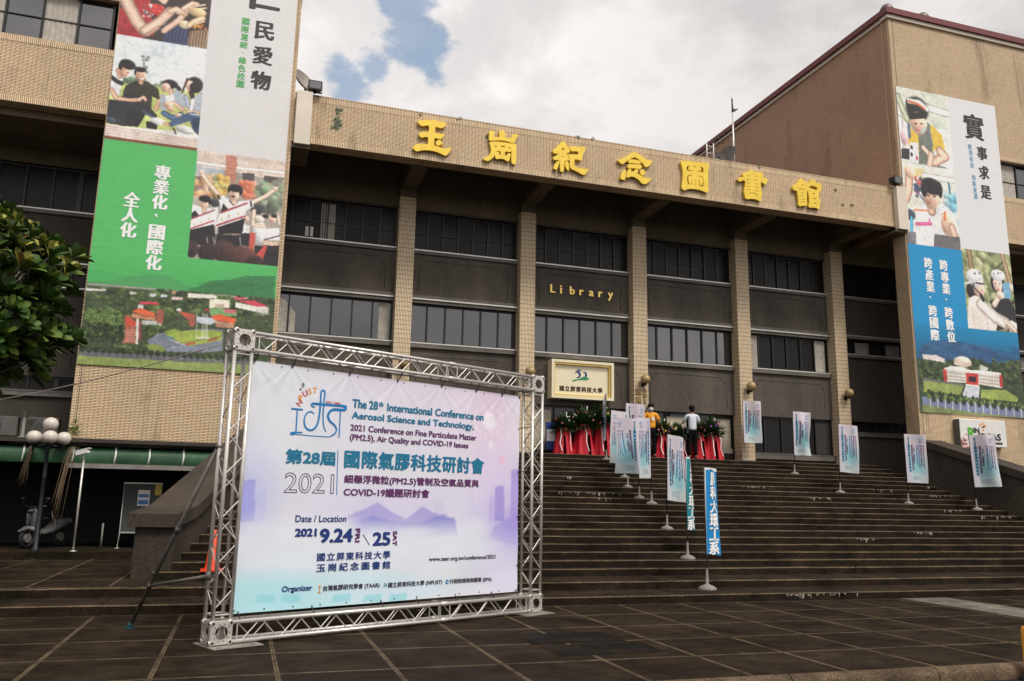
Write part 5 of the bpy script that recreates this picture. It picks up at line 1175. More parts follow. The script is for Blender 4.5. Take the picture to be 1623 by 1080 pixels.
cw('ink_dark', ('www.taar.org.tw/conference/2021', 3.206, .850, 4.475, .925, (.002, .001)), ('台灣氣膠研究學會 (TAAR)', 1.50, .537, 2.371, .618, (.002, .001)), ('國立屏東科技大學 (NPUST)', 2.516, .525, 3.455, .606, (.002, .001)), ('行政院環境保護署 (EPA)', 3.592, .523, 4.404, .60, (.002, .001)))
def stroke(m, pts, w0, w1=None):
    """flat brush line on the banner, width running from w0 to w1 in the middle"""
    pts = [Vector((a, 0, b_)) for a, b_ in pts]
    out_ = []
    for i in range(len(pts) - 1):
        a = pts[max(i - 1, 0)]; b_ = pts[i]; c = pts[i + 1]; d = pts[min(i + 2, len(pts) - 1)]
        for k in range(6):
            t = k / 6; out_.append(.5 * ((2 * b_) + (c - a) * t + (2 * a - 5 * b_ + 4 * c - d) * t * t + (3 * b_ - a - 3 * c + d) * t ** 3))
    out_.append(pts[-1]); n = len(out_); L_, R_ = [], []
    for i, q in enumerate(out_):
        d = (out_[min(i + 1, n - 1)] - out_[max(i - 1, 0)]).normalized(); nn = Vector((-d.z, 0, d.x))
        wd = (w0 if w1 is None else w0 + (w1 - w0) * math.sin(math.pi * i / (n - 1))) / 2
        for S, sg_ in ((L_, 1), (R_, -1)):
            e_ = q + nn * wd * sg_; S.append((e_.x, MYS - .0006 * (stroke.k % 5) + float(wr(e_.x, e_.z)), e_.z))
    stroke.k += 1
    for i in range(n - 1): m.quad(L_[i], L_[i + 1], R_[i + 1], R_[i])
stroke.k = 0
m = MB(); stroke(m, [(1.609, 2.368), (1.616, 2.07), (1.625, 1.776)], .011); m.build('rule_line', 'ink_blue', cb)
m = MB(); stroke(m, [(2.075, 1.255), (2.185, 1.112)], .010); m.build('slash', 'ink_navy', cb)
m = MB()
stroke(m, [(.877, 2.868), (1.045, 2.868)], .022); stroke(m, [(.963, 2.86), (.965, 2.56)], .018); stroke(m, [(.905, 2.562), (1.057, 2.570)], .016); stroke(m, [(.885, 2.553), (.915, 2.545), (.96, 2.553)], .02, .04)
stroke(m, [(.914, 2.541), (1.19, 2.536), (1.464, 2.539)], .010)
stroke(m, [(1.214, 2.827), (1.167, 2.852), (1.114, 2.835), (1.078, 2.775), (1.074, 2.71), (1.101, 2.64), (1.166, 2.608), (1.228, 2.633), (1.269, 2.693), (1.292, 2.817), (1.298, 2.98), (1.300, 3.131), (1.353, 3.136), (1.347, 2.962), (1.35, 2.781), (1.372, 2.66), (1.408, 2.609)], .013, .026)
stroke(m, [(1.221, 2.918), (1.185, 2.922), (1.165, 2.941), (1.182, 2.962), (1.222, 2.964), (1.351, 2.966), (1.663, 2.970), (1.690, 2.945), (1.666, 2.919), (1.505, 2.910), (1.442, 2.871), (1.422, 2.812), (1.459, 2.748), (1.528, 2.704), (1.565, 2.649), (1.545, 2.59), (1.464, 2.541)], .014, .036)
stroke(m, [(1.611, 2.915), (1.614, 2.541)], .016)
m.build('logo_line', 'ink_blue', cb)
for c, x, z, a, mt in (('N', .989, 2.953, 58, 'ink_red'), ('P', 1.008, 3.025, 42, 'ink_orange'), ('U', 1.066, 3.085, 28, 'ink_red'), ('S', 1.131, 3.122, 14, 'ink_orange'), ('T', 1.205, 3.142, 4, 'ink_orange')):
    V, F, asp = glyphs(c); u = (V[:, 0] - .5) * .075 * asp; v = (V[:, 1] - .5) * .075; t = rad(a); X = x + u * math.cos(t) - v * math.sin(t); Z = z + u * math.sin(t) + v * math.cos(t)
    m = MB()
    for k, dx in enumerate((-.004, 0, .004)): m.add(np.stack([X + dx, MYS - k * .0004 + wr(X, Z), Z], 1), F)
    m.build('lettering', mt, cb)
cw('ink_red', ('2021 28th', 1.375, 2.982, 1.60, 3.018, (.001, .001), {'space': 1.1}))
m = MB()
for cx, cz, a_, b_, mt in ((.995, 3.134, .020, .016, 0), (1.028, 3.195, .020, .032, 0)):
    q_ = [(cx + a_ * math.cos(t * .4), MYS + float(wr(cx, cz)), cz + b_ * math.sin(t * .4)) for t in range(16)]; m.add(q_, [tuple(range(16))])
m.build('logo_spot', 'ink_grey', cb)
m = MB(); arcmesh(m, MYS - .002, 3.545, .565, .022, 0, 360, .016, .016); m.build('logo_ring', 'ink_blue', cb)
emblem(cb, 2.462, .572, .10, MYS - .003, False)
m = MB(); write(m, '工', 1.43, .53, 1.475, .62, MYS, (.004, .002), fn=wr); m.build('lettering', 'ink_orange', cb)
m = MB()
for s in TIES_T:
    z = BZ1 - .03; m.tube([(s, BD - .01, z), (s + .02, BD - .03, z + .06), (s + .015, .02, TH - TB + .02)], .007, 5); m.tube([(s - .01, BD - .014, z + .01), (s + .03, BD + .03, TH - TB + .01)], .006, 5)
for s in (.36, 1.35, 2.4, 3.0, 3.7, 4.4, 4.9): m.tube([(s, BD - .012, BZ0 + .03), (s + .01, .02, .275)], .007, 5)
for z in (.75, 1.5, 2.2, 2.9): m.tube([(BS1 - .03, BD - .012, z), (TL - TB + .03, .03, z + .04)], .007, 5); m.tube([(BS0 + .03, BD - .012, z), (.25, .02, z + .03)], .007, 5)
m.build('cable_tie', 'black_metal', cb)
m = MB()
for s in np.arange(BS0 + .05, BS1, .385): m.tube([(s, BD - .007 + float(wr(s, BZ1 - .035)), BZ1 - .035), (s, BD - .004 + float(wr(s, BZ1 - .035)), BZ1 - .035)], .010, 8); m.tube([(s, BD - .007 + float(wr(s, BZ0 + .035)), BZ0 + .035), (s, BD - .004 + float(wr(s, BZ0 + .035)), BZ0 + .035)], .010, 8)
m.build('eyelet', 'steel_dark', cb)

# ================================================================ flags on the steps
FG = 'pastel conference flags on poles'
fl = thing('flag', 'x', 'flag', (0, 0, 0), 0, FG)
m = MB(); m.tube([(0, 0, .30), (0, 0, 2.06)], .011, 8); m.build('pole', 'black_metal', fl)
m = MB(); m.lathe((0, 0, 0), [(.135, 0), (.138, .02), (.11, .045), (.05, .07), (.024, .09), (.018, .30), (.015, .31)], 18); m.build('base', 'concrete_grey', fl)
FW, FZ0, FZ1 = .64, .62, 2.05
fw = lambda X, Z: .030 * np.sin(np.asarray(X) * 6 + np.asarray(Z) * .8) * np.clip(np.asarray(X) / .2, 0, 1)
p = Print(.008, FW, FZ0, FZ1, .012, (218, 214, 226))
p.el(.28, 1.2, .22, .36, (140, 192, 206), soft=1.4, a=.75); p.el(.42, 1.05, .2, .2, (132, 200, 200), soft=1.3, a=.6); p.el(.3, .72, .4, .14, (206, 220, 230), soft=1.0); p.el(.5, 1.75, .2, .2, (224, 208, 222), soft=1.2); p.el(.2, 1.95, .3, .2, (222, 210, 226), soft=1.2); p.el(.05, 1.2, .1, .7, (214, 208, 222), soft=1.2)
for k in range(5): p.ln([(.2, .82 - k * .025), (.2 + .26 - (k % 2) * .08, .82 - k * .025)], .006, (120, 130, 140), .8)
pf = p.mesh('print', fl, 0, fw, noise=2, gain=1.25); pf.data.materials[0] = MATS['printed_cloth']
mt, mp_, me_ = MB(), MB(), MB()
for yy in (-.004, .004):
    column_write(mt, '第28屆', .135, 1.97, .055, .066, yy, (.004, .002), fn=fw); column_write(mt, '國際氣膠科技研討會', .135, 1.72, .078, .088, yy, (.006, .003), fn=fw)
    column_write(mp_, '細懸浮微粒PM管制及空氣品質', .235, 1.74, .048, .054, yy, (.003, .001), fn=fw); column_write(mp_, 'COVID議題研討會', .290, 1.66, .042, .048, yy, (.003, .001), fn=fw)
    for k, s_ in enumerate(('The 28th International Conference on', 'Aerosol Science and Technology', '2021 Conference on Fine Particulate Matter', 'Air Quality and COVID-19 Issues')):
        write(me_ if k < 2 else mp_, s_, .37 + k * .055, 1.12 - .05 * (k % 2), .405 + k * .055, 1.74, yy, (.003, .002), rot=90, res=1, fn=fw)
mt.build('lettering', 'ink_teal', fl); mp_.build('lettering', 'ink_plum', fl); me_.build('lettering', 'ink_blue', fl)
m = MB(); stroke.k = 0
for yy in (-.005, .005):
    for q_ in ([(.42, 1.93), (.50, 1.93)], [(.46, 1.93), (.46, 1.82)], [(.44, 1.82), (.56, 1.82)], [(.52, 1.96), (.50, 1.84)], [(.50, 1.91), (.58, 1.91)]):
        (a, b_), (c, d) = q_; m.tube([(a, yy + float(fw(a, b_)), b_), (c, yy + float(fw(c, d)), d)], .005, 4)
m.build('logo_line', 'ink_sky', fl)
FL = [(9.99, 20.80, 15, 196, 1.0, 'pastel flag seen from behind, left edge of the tight cluster before the plaque'),
      (10.44, 23.20, 21, 66, .99, 'pastel flag turned edge on, standing highest behind the tight cluster of flags'),
      (10.28, 21.60, 17, 8, 1.04, 'pastel flag rising behind the middle of the tight cluster of flags'),
      (9.94, 20.00, 13, 192, 1.02, 'pastel flag seen from behind in the front of the tight cluster of flags'),
      (10.09, 19.60, 12, 214, 1.08, 'narrow twisted pastel flag in front of the yellow shirted person'),
      (9.66, 18.00, 8, 20, 1.10, 'pastel flag just behind the folded teal flag'),
      (15.53, 23.60, 22, -2, .96, 'pastel flag standing at the foot of a tiled column on the top step'),
      (16.55, 22.40, 19, 1, .97, 'pastel flag before the dark windows right of a tiled column'),
      (16.93, 20.80, 15, -11, 1.0, 'pastel flag in front of the rightmost tiled column'),
      (18.67, 20.00, 13, -18, 1.0, 'pastel flag before the left edge of the brick pier with the blue banner'),
      (20.79, 19.60, 12, -32, 1.08, 'tilted pastel flag covering part of the white lightbox sign')]
for i, (x, y, n, a, s_, lab) in enumerate(FL):
    r_ = fl if i == 0 else dup(fl, (0, 0, 0), 0, lab)
    if i:                                                        # each cloth hangs its own way
        ph, am, kk = 1.7 * i, .012 + .011 * (i % 4), 3.5 + 1.3 * (i % 3)
        for ch in r_.children:
            if ch.name.split('.')[0] in ('print', 'lettering', 'logo_line'):
                ch.data = ch.data.copy(); n_ = len(ch.data.vertices); co = np.empty(n_ * 3); ch.data.vertices.foreach_get('co', co); co = co.reshape(-1, 3)
                e_ = np.clip(co[:, 0] / .25, 0, 1.6)
                co[:, 1] += am * e_ * (np.sin(co[:, 0] * kk * 2 + co[:, 2] * 1.9 + ph) + .6 * np.sin(co[:, 2] * 4.2 - co[:, 0] * 3 + ph)) + .03 * math.sin(ph) * e_ ** 2
                co[:, 2] -= .014 * (1 + math.sin(ph)) * co[:, 0] / FW
                ch.data.vertices.foreach_set('co', co.ravel().astype(np.float32)); ch.data.update()
    r_['label'] = lab; r_.location = (x, y, n * RIS); r_.rotation_euler = (0, rad(-2.5) if i == 0 else rad(-1.5 if i == 10 else .8 * (i % 3)), rad(a)); r_.scale = (s_, s_, s_)
def bigflag(lab, loc_, yaw, mat, fold, s_):
    t = thing('flag', lab, 'flag', loc_, rad(yaw), 'blue department flags on the lower steps'); t.scale = (s_,) * 3
    m = MB(); m.tube([(0, 0, .34), (0, 0, 2.26)], .012, 8); m.build('pole', 'steel_dark', t)
    m = MB(); m.lathe((0, 0, 0), [(.165, 0), (.17, .03), (.14, .048), (.125, .065), (.065, .085), (.030, .11), (.020, .36), (.016, .38)], 20); m.build('base', 'concrete_grey', t)
    g = lambda X, Z: fold * np.sin(np.asarray(X) * 8 + np.asarray(Z) * 1.6) * np.clip(np.asarray(X) / .15, 0, 1)
    def strip(x0, x1, z0, z1, dz, name, mt_):
        m = MB(); nx, nz = 16, 30; vs = []
        for j in range(nz + 1):
            for i in range(nx + 1):
                x = x0 + (x1 - x0) * i / nx; z = z0 + (z1 - z0) * j / nz; vs.append((x, float(g(x, z)) + dz, z + .02 * math.sin(x * 9) * (1 if j == 0 else 0)))
        m.add(vs, [(j * (nx + 1) + i, j * (nx + 1) + i + 1, (j + 1) * (nx + 1) + i + 1, (j + 1) * (nx + 1) + i) for j in range(nz) for i in range(nx)], True); return m.build(name, mt_, t)
    strip(.0, .58, .62, 2.24, 0, 'cloth', mat); strip(-.008, .035, .62, 2.24, -.006, 'hem', 'white_vinyl'); strip(.0, .58, 2.205, 2.245, -.005, 'hem', 'white_vinyl')
    m = MB()
    for yy in (-.009, .009): column_write(m, '屏科大環工系', .30, 2.16, .25, .258, yy, (.016, .008), sx=1.25, fn=g)
    m.build('lettering', 'ink_white', t)
    return t
bigflag('folded teal flag with white characters, lower steps, beside a pastel flag', (9.30, 16.42, 4 * RIS), 46, 'flag_teal', .05, .98)
bigflag('bright blue flag with white characters, nearest to the plaza on the lowest step', (8.62, 14.50, RIS), 33, 'flag_blue', .035, 1.03)

# ================================================================ congratulation flower stands
def stand(x, y, s, cols, lab, seed, tall=1.0):
    Rf = random.Random(seed)
    t = thing('flower_stand', lab, 'flower stand', (x, y, FLOOR), Rf.uniform(-.3, .3), 'congratulation flower stands by the doors')
    m = MB(); n, k = 48, 9; H = .90 * s
    rr = lambda th, v: (.34 - .15 * v) * s * (1 + .11 * math.sin(th * 9 + v * 2) * (1 - .4 * v) + .05 * math.sin(th * 5 + 1))
    vs = [(rr(2 * math.pi * i / n, j / k) * math.cos(2 * math.pi * i / n), rr(2 * math.pi * i / n, j / k) * math.sin(2 * math.pi * i / n), H * j / k) for j in range(k + 1) for i in range(n)]
    fs = []
    for j in range(k):
        for i in range(n):
            th = 2 * math.pi * (i + .5) / n; d = abs((th - math.pi * 1.5 + math.pi) % (2 * math.pi) - math.pi)
            if d < .20 * (1 - j / k) ** .8 - .03: continue
            fs.append((j * n + i, j * n + (i + 1) % n, (j + 1) * n + (i + 1) % n, (j + 1) * n + i))
    m.add(vs, fs, True); m.build('red_drape', 'red_cloth', t)
    m = MB()
    for a in (.4, 2.5, 4.6): m.tube([(.24 * s * math.cos(a), .24 * s * math.sin(a), 0), (.05 * math.cos(a), .05 * math.sin(a), H)], .012, 6)
    m.build('tripod_leg', 'black_metal', t)
    lf = MB()
    for _ in range(330):
        a = Rf.uniform(0, 6.28); e_ = Rf.uniform(-.30, 1.45); d = Vector((math.cos(a) * math.cos(e_), math.sin(a) * math.cos(e_), math.sin(e_)))
        b_ = Vector((0, 0, H * .98)) + d * Rf.uniform(.03, .14); l = Rf.uniform(.20, .50) * s * tall; sd_ = d.cross(Vector((0, 0, 1))).normalized() if abs(d.z) < .98 else Vector((1, 0, 0)); wd = Rf.uniform(.022, .06)
        mid = b_ + d * l * .55; tip = b_ + d * l + Vector((0, 0, -.10 * l * math.cos(e_)))
        lf.add([b_, mid + sd_ * wd, tip, mid - sd_ * wd], [(0, 1, 2, 3)])
    lf.build('foliage', 'bouquet_leaf', t)
    for c, cnt in cols:
        m = MB()
        for _ in range(cnt):
            a = Rf.uniform(0, 6.28); e_ = Rf.uniform(.0, 1.4); q_ = Vector((math.cos(a) * math.cos(e_), math.sin(a) * math.cos(e_), math.sin(e_) * tall)) * Rf.uniform(.24, .40) * s + Vector((0, 0, H))
            for _ in range(5):
                o_ = Vector((Rf.uniform(-1, 1), Rf.uniform(-1, 1), Rf.uniform(-1, 1))) * .028; m.ball(q_ + o_, Rf.uniform(.014, .030), 6, 4)
        m.build('flowers', 'flower_' + c, t)
    for q_, mt in ((-.13, 'white_ribbon'), (.15, 'pink_ribbon'))[:1 + seed % 2]:
        m = MB(); pts = [(q_, -.20 * s, H * .98), (q_ + .03, -.27 * s, H * .7), (q_ + .02 * Rf.choice((-1, 1)), -.32 * s, H * .4), (q_ + .05, -.36 * s, H * .12)]
        for (a, b_, c), (d, e_, f_) in zip(pts[:-1], pts[1:]): m.quad((a - .013, b_, c), (a + .013, b_, c), (d + .013, e_, f_), (d - .013, e_, f_))
        m.build('ribbon', mt, t)
    m = MB()
    for _ in range(1):
        a = Rf.uniform(-.22, .22); b_ = H + .34 * s * tall + Rf.uniform(0, .1); m.box(a - .018, a + .018, -.06, -.055, b_ - .05, b_ + .10)
    m.build('name_card', 'white_paint', t)
stand(9.30, 23.85, .92, (('pink', 7), ('white', 3), ('red', 4)), 'low flower stand with red drape next to the truss end', 1)
stand(9.98, 23.88, 1.06, (('white', 4), ('pink', 5), ('red', 5)), 'middle flower stand of the three below the plaque, widest red drape', 2, 1.1)
stand(10.62, 23.86, 1.16, (('red', 9), ('white', 5), ('yellow', 2)), 'tallest flower stand below the plaque, beside the flag cluster', 3, 1.2)
stand(12.72, 23.90, .92, (('yellow', 14), ('pink', 6), ('purple', 4)), 'flower stand with yellow blooms at the elbow of the yellow shirted person', 4, .95)
stand(13.28, 24.02, .84, (('yellow', 10), ('white', 5)), 'flower stand half hidden behind a pastel flag, left of the white shirted person', 5)
stand(14.06, 23.98, .98, (('red', 6), ('pink', 5)), 'dark leafy flower stand touching the right side of the white shirted person', 6)
stand(14.52, 23.86, 1.0, (('purple', 12), ('yellow', 6), ('pink', 9), ('white', 5)), 'rightmost flower stand with purple and yellow blooms', 7)
# ================================================================ people
def skin_mesh(nodes, edges, root, name, mat, parent, sub=2):
    """a continuous skin grown over a skeleton of joints (x, y, z, radius)"""
    keys = list(nodes); me = bpy.data.meshes.new(name)
    me.from_pydata([nodes[k][:3] for k in keys], [(keys.index(a), keys.index(b_)) for a, b_ in edges], [])
    ob = bpy.data.objects.new(name, me); COL.objects.link(ob)
    ob.modifiers.new('skin', 'SKIN').use_smooth_shade = True
    sv = me.skin_vertices[0].data
    for i, k in enumerate(keys):
        r = nodes[k][3]; sv[i].radius = r if isinstance(r, tuple) else (r, r); sv[i].use_root = (k == root)
    md = ob.modifiers.new('sub', 'SUBSURF'); md.levels = sub; md.render_levels = sub
    bpy.context.view_layer.update()
    nm = bpy.data.meshes.new_from_object(ob.evaluated_get(bpy.context.evaluated_depsgraph_get()))
    bpy.data.objects.remove(ob); bpy.data.meshes.remove(me)
    nm.name = name; nm.materials.clear(); nm.materials.append(MATS[mat])
    nm.polygons.foreach_set('use_smooth', np.ones(len(nm.polygons), bool))
    o = bpy.data.objects.new(name, nm); COL.objects.link(o); o.parent = parent
    return o
def chain(*k): return list(zip(k[:-1], k[1:]))
def person(label, loc, rz, arms, shirt, back):
    """body faces -y locally; arms: {'r': (elbow, wrist), 'l': ...} in body coordinates"""
    t = thing('person', label, 'person', loc, rz)
    N = {'pel': (0, 0, .90, (.125, .095)), 'wst': (0, .005, 1.05, (.115, .085)), 'chs': (0, .01, 1.27, (.135, .095)), 'nkb': (0, .015, 1.415, (.060, .055)), 'nek': (0, 0, 1.48, .048), 'jaw': (0, -.022, 1.545, (.058, .066)), 'hed': (0, -.005, 1.615, (.070, .086)), 'top': (0, .008, 1.69, (.050, .062)), 'nos': (0, -.098, 1.588, .011)}
    E = chain('pel', 'wst', 'chs', 'nkb', 'nek', 'jaw', 'hed', 'top') + [('hed', 'nos')]
    for s_, sx in (('r', -1), ('l', 1)):
        N['ear' + s_] = (sx * .078, .01, 1.60, .014); E.append(('hed', 'ear' + s_))
        el, wr_ = Vector(arms[s_][0]), Vector(arms[s_][1])
        N['sh' + s_] = (sx * .175, .01, 1.375, .058); N['el' + s_] = tuple(el) + (.040,); N['wr' + s_] = tuple(wr_) + (.027,)
        d = (wr_ - el).normalized(); side = d.cross(Vector((sx, 0, 0))).normalized(); pal = wr_ + d * .055
        N['pl' + s_] = tuple(pal) + ((.030, .020),)
        E += chain('nkb', 'sh' + s_, 'el' + s_, 'wr' + s_, 'pl' + s_)
        curl = Vector((-sx, 0, 0))
        for i, (off, ln_) in enumerate(((-.030, .060), (-.010, .072), (.010, .068), (.029, .052))):
            b_ = pal + d * .036 + side * off; m_ = b_ + d * ln_ * .55 + curl * .006; e_ = b_ + d * ln_ + curl * .022
            N[f'f{i}a{s_}'] = tuple(b_) + (.0095,); N[f'f{i}b{s_}'] = tuple(m_) + (.0085,); N[f'f{i}c{s_}'] = tuple(e_) + (.007,)
            E += chain('pl' + s_, f'f{i}a{s_}', f'f{i}b{s_}', f'f{i}c{s_}')
        th = pal - d * .01 - side * .036; te = th + d * .045 - side * .014 + curl * .01
        N['ta' + s_] = tuple(th) + (.011,); N['tb' + s_] = tuple(te) + (.008,); E += chain('pl' + s_, 'ta' + s_, 'tb' + s_)
        N['hp' + s_] = (sx * .085, 0, .84, .086); N['kn' + s_] = (sx * .10, -.012, .47, .054); N['an' + s_] = (sx * .105, .015, .085, .036); N['to' + s_] = (sx * .12, -.13, .035, .030)
        E += chain('pel', 'hp' + s_, 'kn' + s_, 'an' + s_, 'to' + s_)
    skin_mesh(N, E, 'pel', 'body', 'skin', t)
    S = {'pel': (0, 0, .87, (.162, .128)), 'wst': (0, .005, 1.07, (.152, .118)), 'chs': (0, .012, 1.27, (.158, .112)), 'nkb': (0, .018, 1.405, (.085, .072))}
    ES = chain('pel', 'wst', 'chs', 'nkb')
    for s_, sx in (('r', -1), ('l', 1)):
        el = Vector(arms[s_][0]); sh = Vector((sx * .175, .01, 1.375)); S['sh' + s_] = tuple(sh) + (.074,); S['sl' + s_] = tuple(sh.lerp(el, .50)) + (.066,); S['se' + s_] = tuple(sh.lerp(el, .80)) + (.064,)
        ES += chain('nkb', 'sh' + s_, 'sl' + s_, 'se' + s_)
    sh_ = skin_mesh(S, ES, 'pel', 'shirt', shirt, t)
    T_ = {'wst': (0, 0, 1.02, (.148, .114)), 'pel': (0, 0, .88, (.150, .118))}; ET = [('wst', 'pel')]
    for s_, sx in (('r', -1), ('l', 1)):
        T_['hp' + s_] = (sx * .085, 0, .80, .098); T_['kn' + s_] = (sx * .10, -.008, .47, .072); T_['an' + s_] = (sx * .105, .015, .10, .062); ET += chain('pel', 'hp' + s_, 'kn' + s_, 'an' + s_)
    skin_mesh(T_, ET, 'pel', 'trousers', 'trouser_black', t)
    for sx in (-1, 1):
        m = MB(); m.ball((sx * .115, -.055, .045), .06, 10, 6, .75, 1.9, .72); m.build('shoe', 'black_metal', t)
    m = MB()
    m.ball((0, .022, 1.655), .108, 16, 10, .92, 1.05, .82); m.ball((0, .055, 1.60), .088, 12, 8, .95, .80, 1.0)
    if not back:
        for i in range(9): m.ball((-.072 + i * .018, -.072 + abs(i - 4) * .006, 1.678), .022, 6, 5)
    m.build('hair', 'hair_black', t)
    m = MB()
    for sx in (-1, 1): m.ball((sx * .032, -.088, 1.618), .010, 8, 5)
    m.build('eye', 'hair_black', t)
    if not back:
        m = MB(); vs = [(x, -.098 - .022 * (1 - (x / .075) ** 2) + .05 * (x / .075) ** 4, z) for z in (1.518, 1.55, 1.592) for x in np.linspace(-.075, .075, 9)]
        m.add(vs, [(j * 9 + i, j * 9 + i + 1, (j + 1) * 9 + i + 1, (j + 1) * 9 + i) for j in range(2) for i in range(8)], True); m.build('face_mask', 'mask_white', t)
    else:
        m = MB(); m.box(-.035, .035, -.094, -.088, 1.560, 1.566); m.build('mouth', 'flower_red', t)
    return t
py_ = person('person in a yellow t-shirt and face mask, facing out from the doors', (12.30, 23.86, FLOOR), rad(-22), {'r': ((-.27, .02, 1.12), (-.30, -.06, .88)), 'l': ((.28, .03, 1.13), (.36, -.09, .90))}, 'shirt_yellow', False)
m = MB(); m.quad((.02, -.128, 1.17), (.10, -.128, 1.17), (.10, -.126, 1.29), (.02, -.126, 1.29)); m.box(.02, .10, -.131, -.128, 1.17, 1.28); m.build('badge', 'white_paint', py_)
pw = person('person in a white shirt seen from behind with a black shoulder bag', (13.70, 23.72, FLOOR), rad(168), {'r': ((-.25, -.03, 1.15), (-.16, -.22, 1.22)), 'l': ((.27, -.10, 1.15), (.17, -.30, 1.24))}, 'shirt_white', True)
m = MB(); m.tube([(.13, -.09, 1.02), (.15, -.115, 1.25), (.145, -.02, 1.445), (.15, .10, 1.33), (.17, .135, 1.10), (.18, .12, .95)], .016, 6); m.obox((.21, .06, .90), (1, 0, 0), (0, 1, 0), (0, 0, 1), .04, .13, .10); m.build('shoulder_bag', 'black_metal', pw)

# ================================================================ fixtures on the building
def floodlight(lab, x, z, yaw):
    t = thing('floodlight', lab, 'floodlight', (x, P0 - .12, z), rad(yaw), 'floodlights on the canopy ends')
    m = MB(); m.box(-.17, .17, -.09, .12, .06, .28); m.box(-.19, .19, -.12, -.09, .04, .30); m.build('housing', 'black_metal', t)
    m = MB(); m.box(-.15, .15, -.126, -.121, .07, .27); m.build('lens', 'window_glass', t)
    m = MB(); m.box(-.04, .04, -.02, .04, -.02, .07); m.box(-.20, -.185, -.02, .02, .0, .18); m.box(.185, .20, -.02, .02, .0, .18); m.box(-.2, .2, -.02, .02, -.01, .01); m.build('bracket', 'black_metal', t)
floodlight('black floodlight on the left end of the brick canopy beam', 1.08, 12.65, 0); floodlight('black floodlight on the right end of the brick canopy beam', 20.66, 12.66, 10)
def wall_lamp(i, x, lab):
    t = thing('wall_lamp', lab, 'wall lamp', (x + .30, YC, 5.66), 0, 'globe wall lamps on the columns')
    m = MB(); m.ball((0, -.21, .02), .155, 18, 12); m.build('lamp_globe', 'globe_amber', t)
    m = MB(); m.lathe((0, -.17, -.19), [(.03, 0), (.06, .03), (.085, .10), (.09, .12)], 12); m.tube([(0, 0, -.15), (0, -.12, -.16), (0, -.17, -.12)], .025, 8); m.box(-.05, .05, -.03, 0, -.22, -.08); m.build('bracket', 'black_metal', t)
for i, (x, lab) in enumerate(zip(COLX, ('globe lamp on the column just behind the truss top tube, partly hidden', 'globe lamp on the column above the truss top right corner block', 'globe lamp on the column bearing the gold inscription', 'globe lamp above a pastel flag, fourth column from the left', 'globe lamp on the rightmost tiled column'))): wall_lamp(i, x, lab)
# things on the canopy roof
t = thing('antenna_mast', 'thin antenna mast with a small box rising from the canopy roof', 'antenna', (15.15, 23.0, 12.52))
m = MB(); m.tube([(0, 0, 0), (0, 0, 2.5)], .030, 8); m.tube([(-.005, 0, 2.5), (-.01, 0, 3.6)], .010, 6); m.build('pole', 'sill_metal', t)
m = MB(); m.tube([(0, 0, 2.55), (0, 0, 3.05)], .028, 8); m.build('sleeve', 'black_metal', t)
m = MB(); m.tube([(.03, 0, 2.62), (.14, -.05, 2.70)], .07, 10); m.build('sensor', 'sill_metal', t)
t = thing('satellite_dish', 'dark tilted dish on the canopy roof beside the antenna mast', 'dish', (14.75, 23.0, 12.52))
m = MB(); m.lathe((0, 0, 0), [(.02, 0), (.25, .05), (.45, .16)], 20); o = m.build('reflector', 'steel_dark', t); o.rotation_euler = (rad(20), rad(-62), 0); o.location = (.12, 0, .78)
m = MB(); m.tube([(0, 0, 0), (0, 0, .75)], .035, 8); m.tube([(0, 0, .6), (-.35, 0, .98)], .02, 6); m.build('support', 'black_metal', t)
t = thing('satellite_dish', 'grey dish seen edge on above the left cream end box', 'dish', (.95, 22.6, 12.52))
m = MB(); m.lathe((0, 0, 0), [(.02, 0), (.25, .05), (.42, .16)], 20); o = m.build('reflector', 'plate_grey', t); o.rotation_euler = (rad(40), rad(50), 0); o.location = (-.20, -.15, .70)
m = MB(); m.tube([(0, 0, 0), (-.1, 0, .75)], .035, 8); m.build('support', 'black_metal', t)
t = thing('roof_ladder', 'small bent ladder rails on the canopy roof at the foot of the tower side wall', 'ladder', (14.1, 23.0, 12.52))
for x in (0, .26):
    m = MB(); m.tube([(x, 0, 0), (x, 0, 1.2), (x + .04, .08, 1.32), (x + .12, .2, 1.34), (x + .16, .3, 1.2), (x + .16, .3, .2)], .018, 6); m.build('rail', 'sill_metal', t)
m = MB(); [m.tube([(0, 0, z), (.26, 0, z)], .012, 6) for z in (.3, .6, .9, 1.15)]; m.build('rung', 'sill_metal', t)
m = MB(); m.ball((14.55, 23.0, 14.02), .055, 8, 6, 1.3, .8, .9); m.ball((14.60, 22.98, 14.10), .03, 8, 5); m.tube([(14.5, 23.0, 14.0), (14.40, 23.02, 13.93)], [.03, .008], 6); m.tube([(14.55, 23, 13.97), (14.55, 23, 13.86)], .006, 5)
m.tube([(14.26, 23, 13.86), (14.75, 23, 13.86)], .01, 5)
tag(m.build('bird', 'black_metal'), 'small dark bird perched on the ladder rail of the canopy roof', 'bird')
for x, lab in ((21.45, 'dark ball ventilator on the tower roof at the very corner'), (23.1, 'dark ball ventilator on the tower roof right of the corner')):
    t = thing('roof_ventilator', lab, 'ventilator', (x, 22.3, 19.5), 0, 'ventilators on the tower roof')
    m = MB(); m.lathe((0, 0, 0), [(.1, 0), (.1, .2), (.22, .28), (.24, .42), (.16, .56), (.02, .62)], 14); m.build('dome', 'steel_dark', t)
    m = MB(); m.box(-.16, .16, -.16, .16, 0, .06); m.build('curb', 'steel_dark', t)
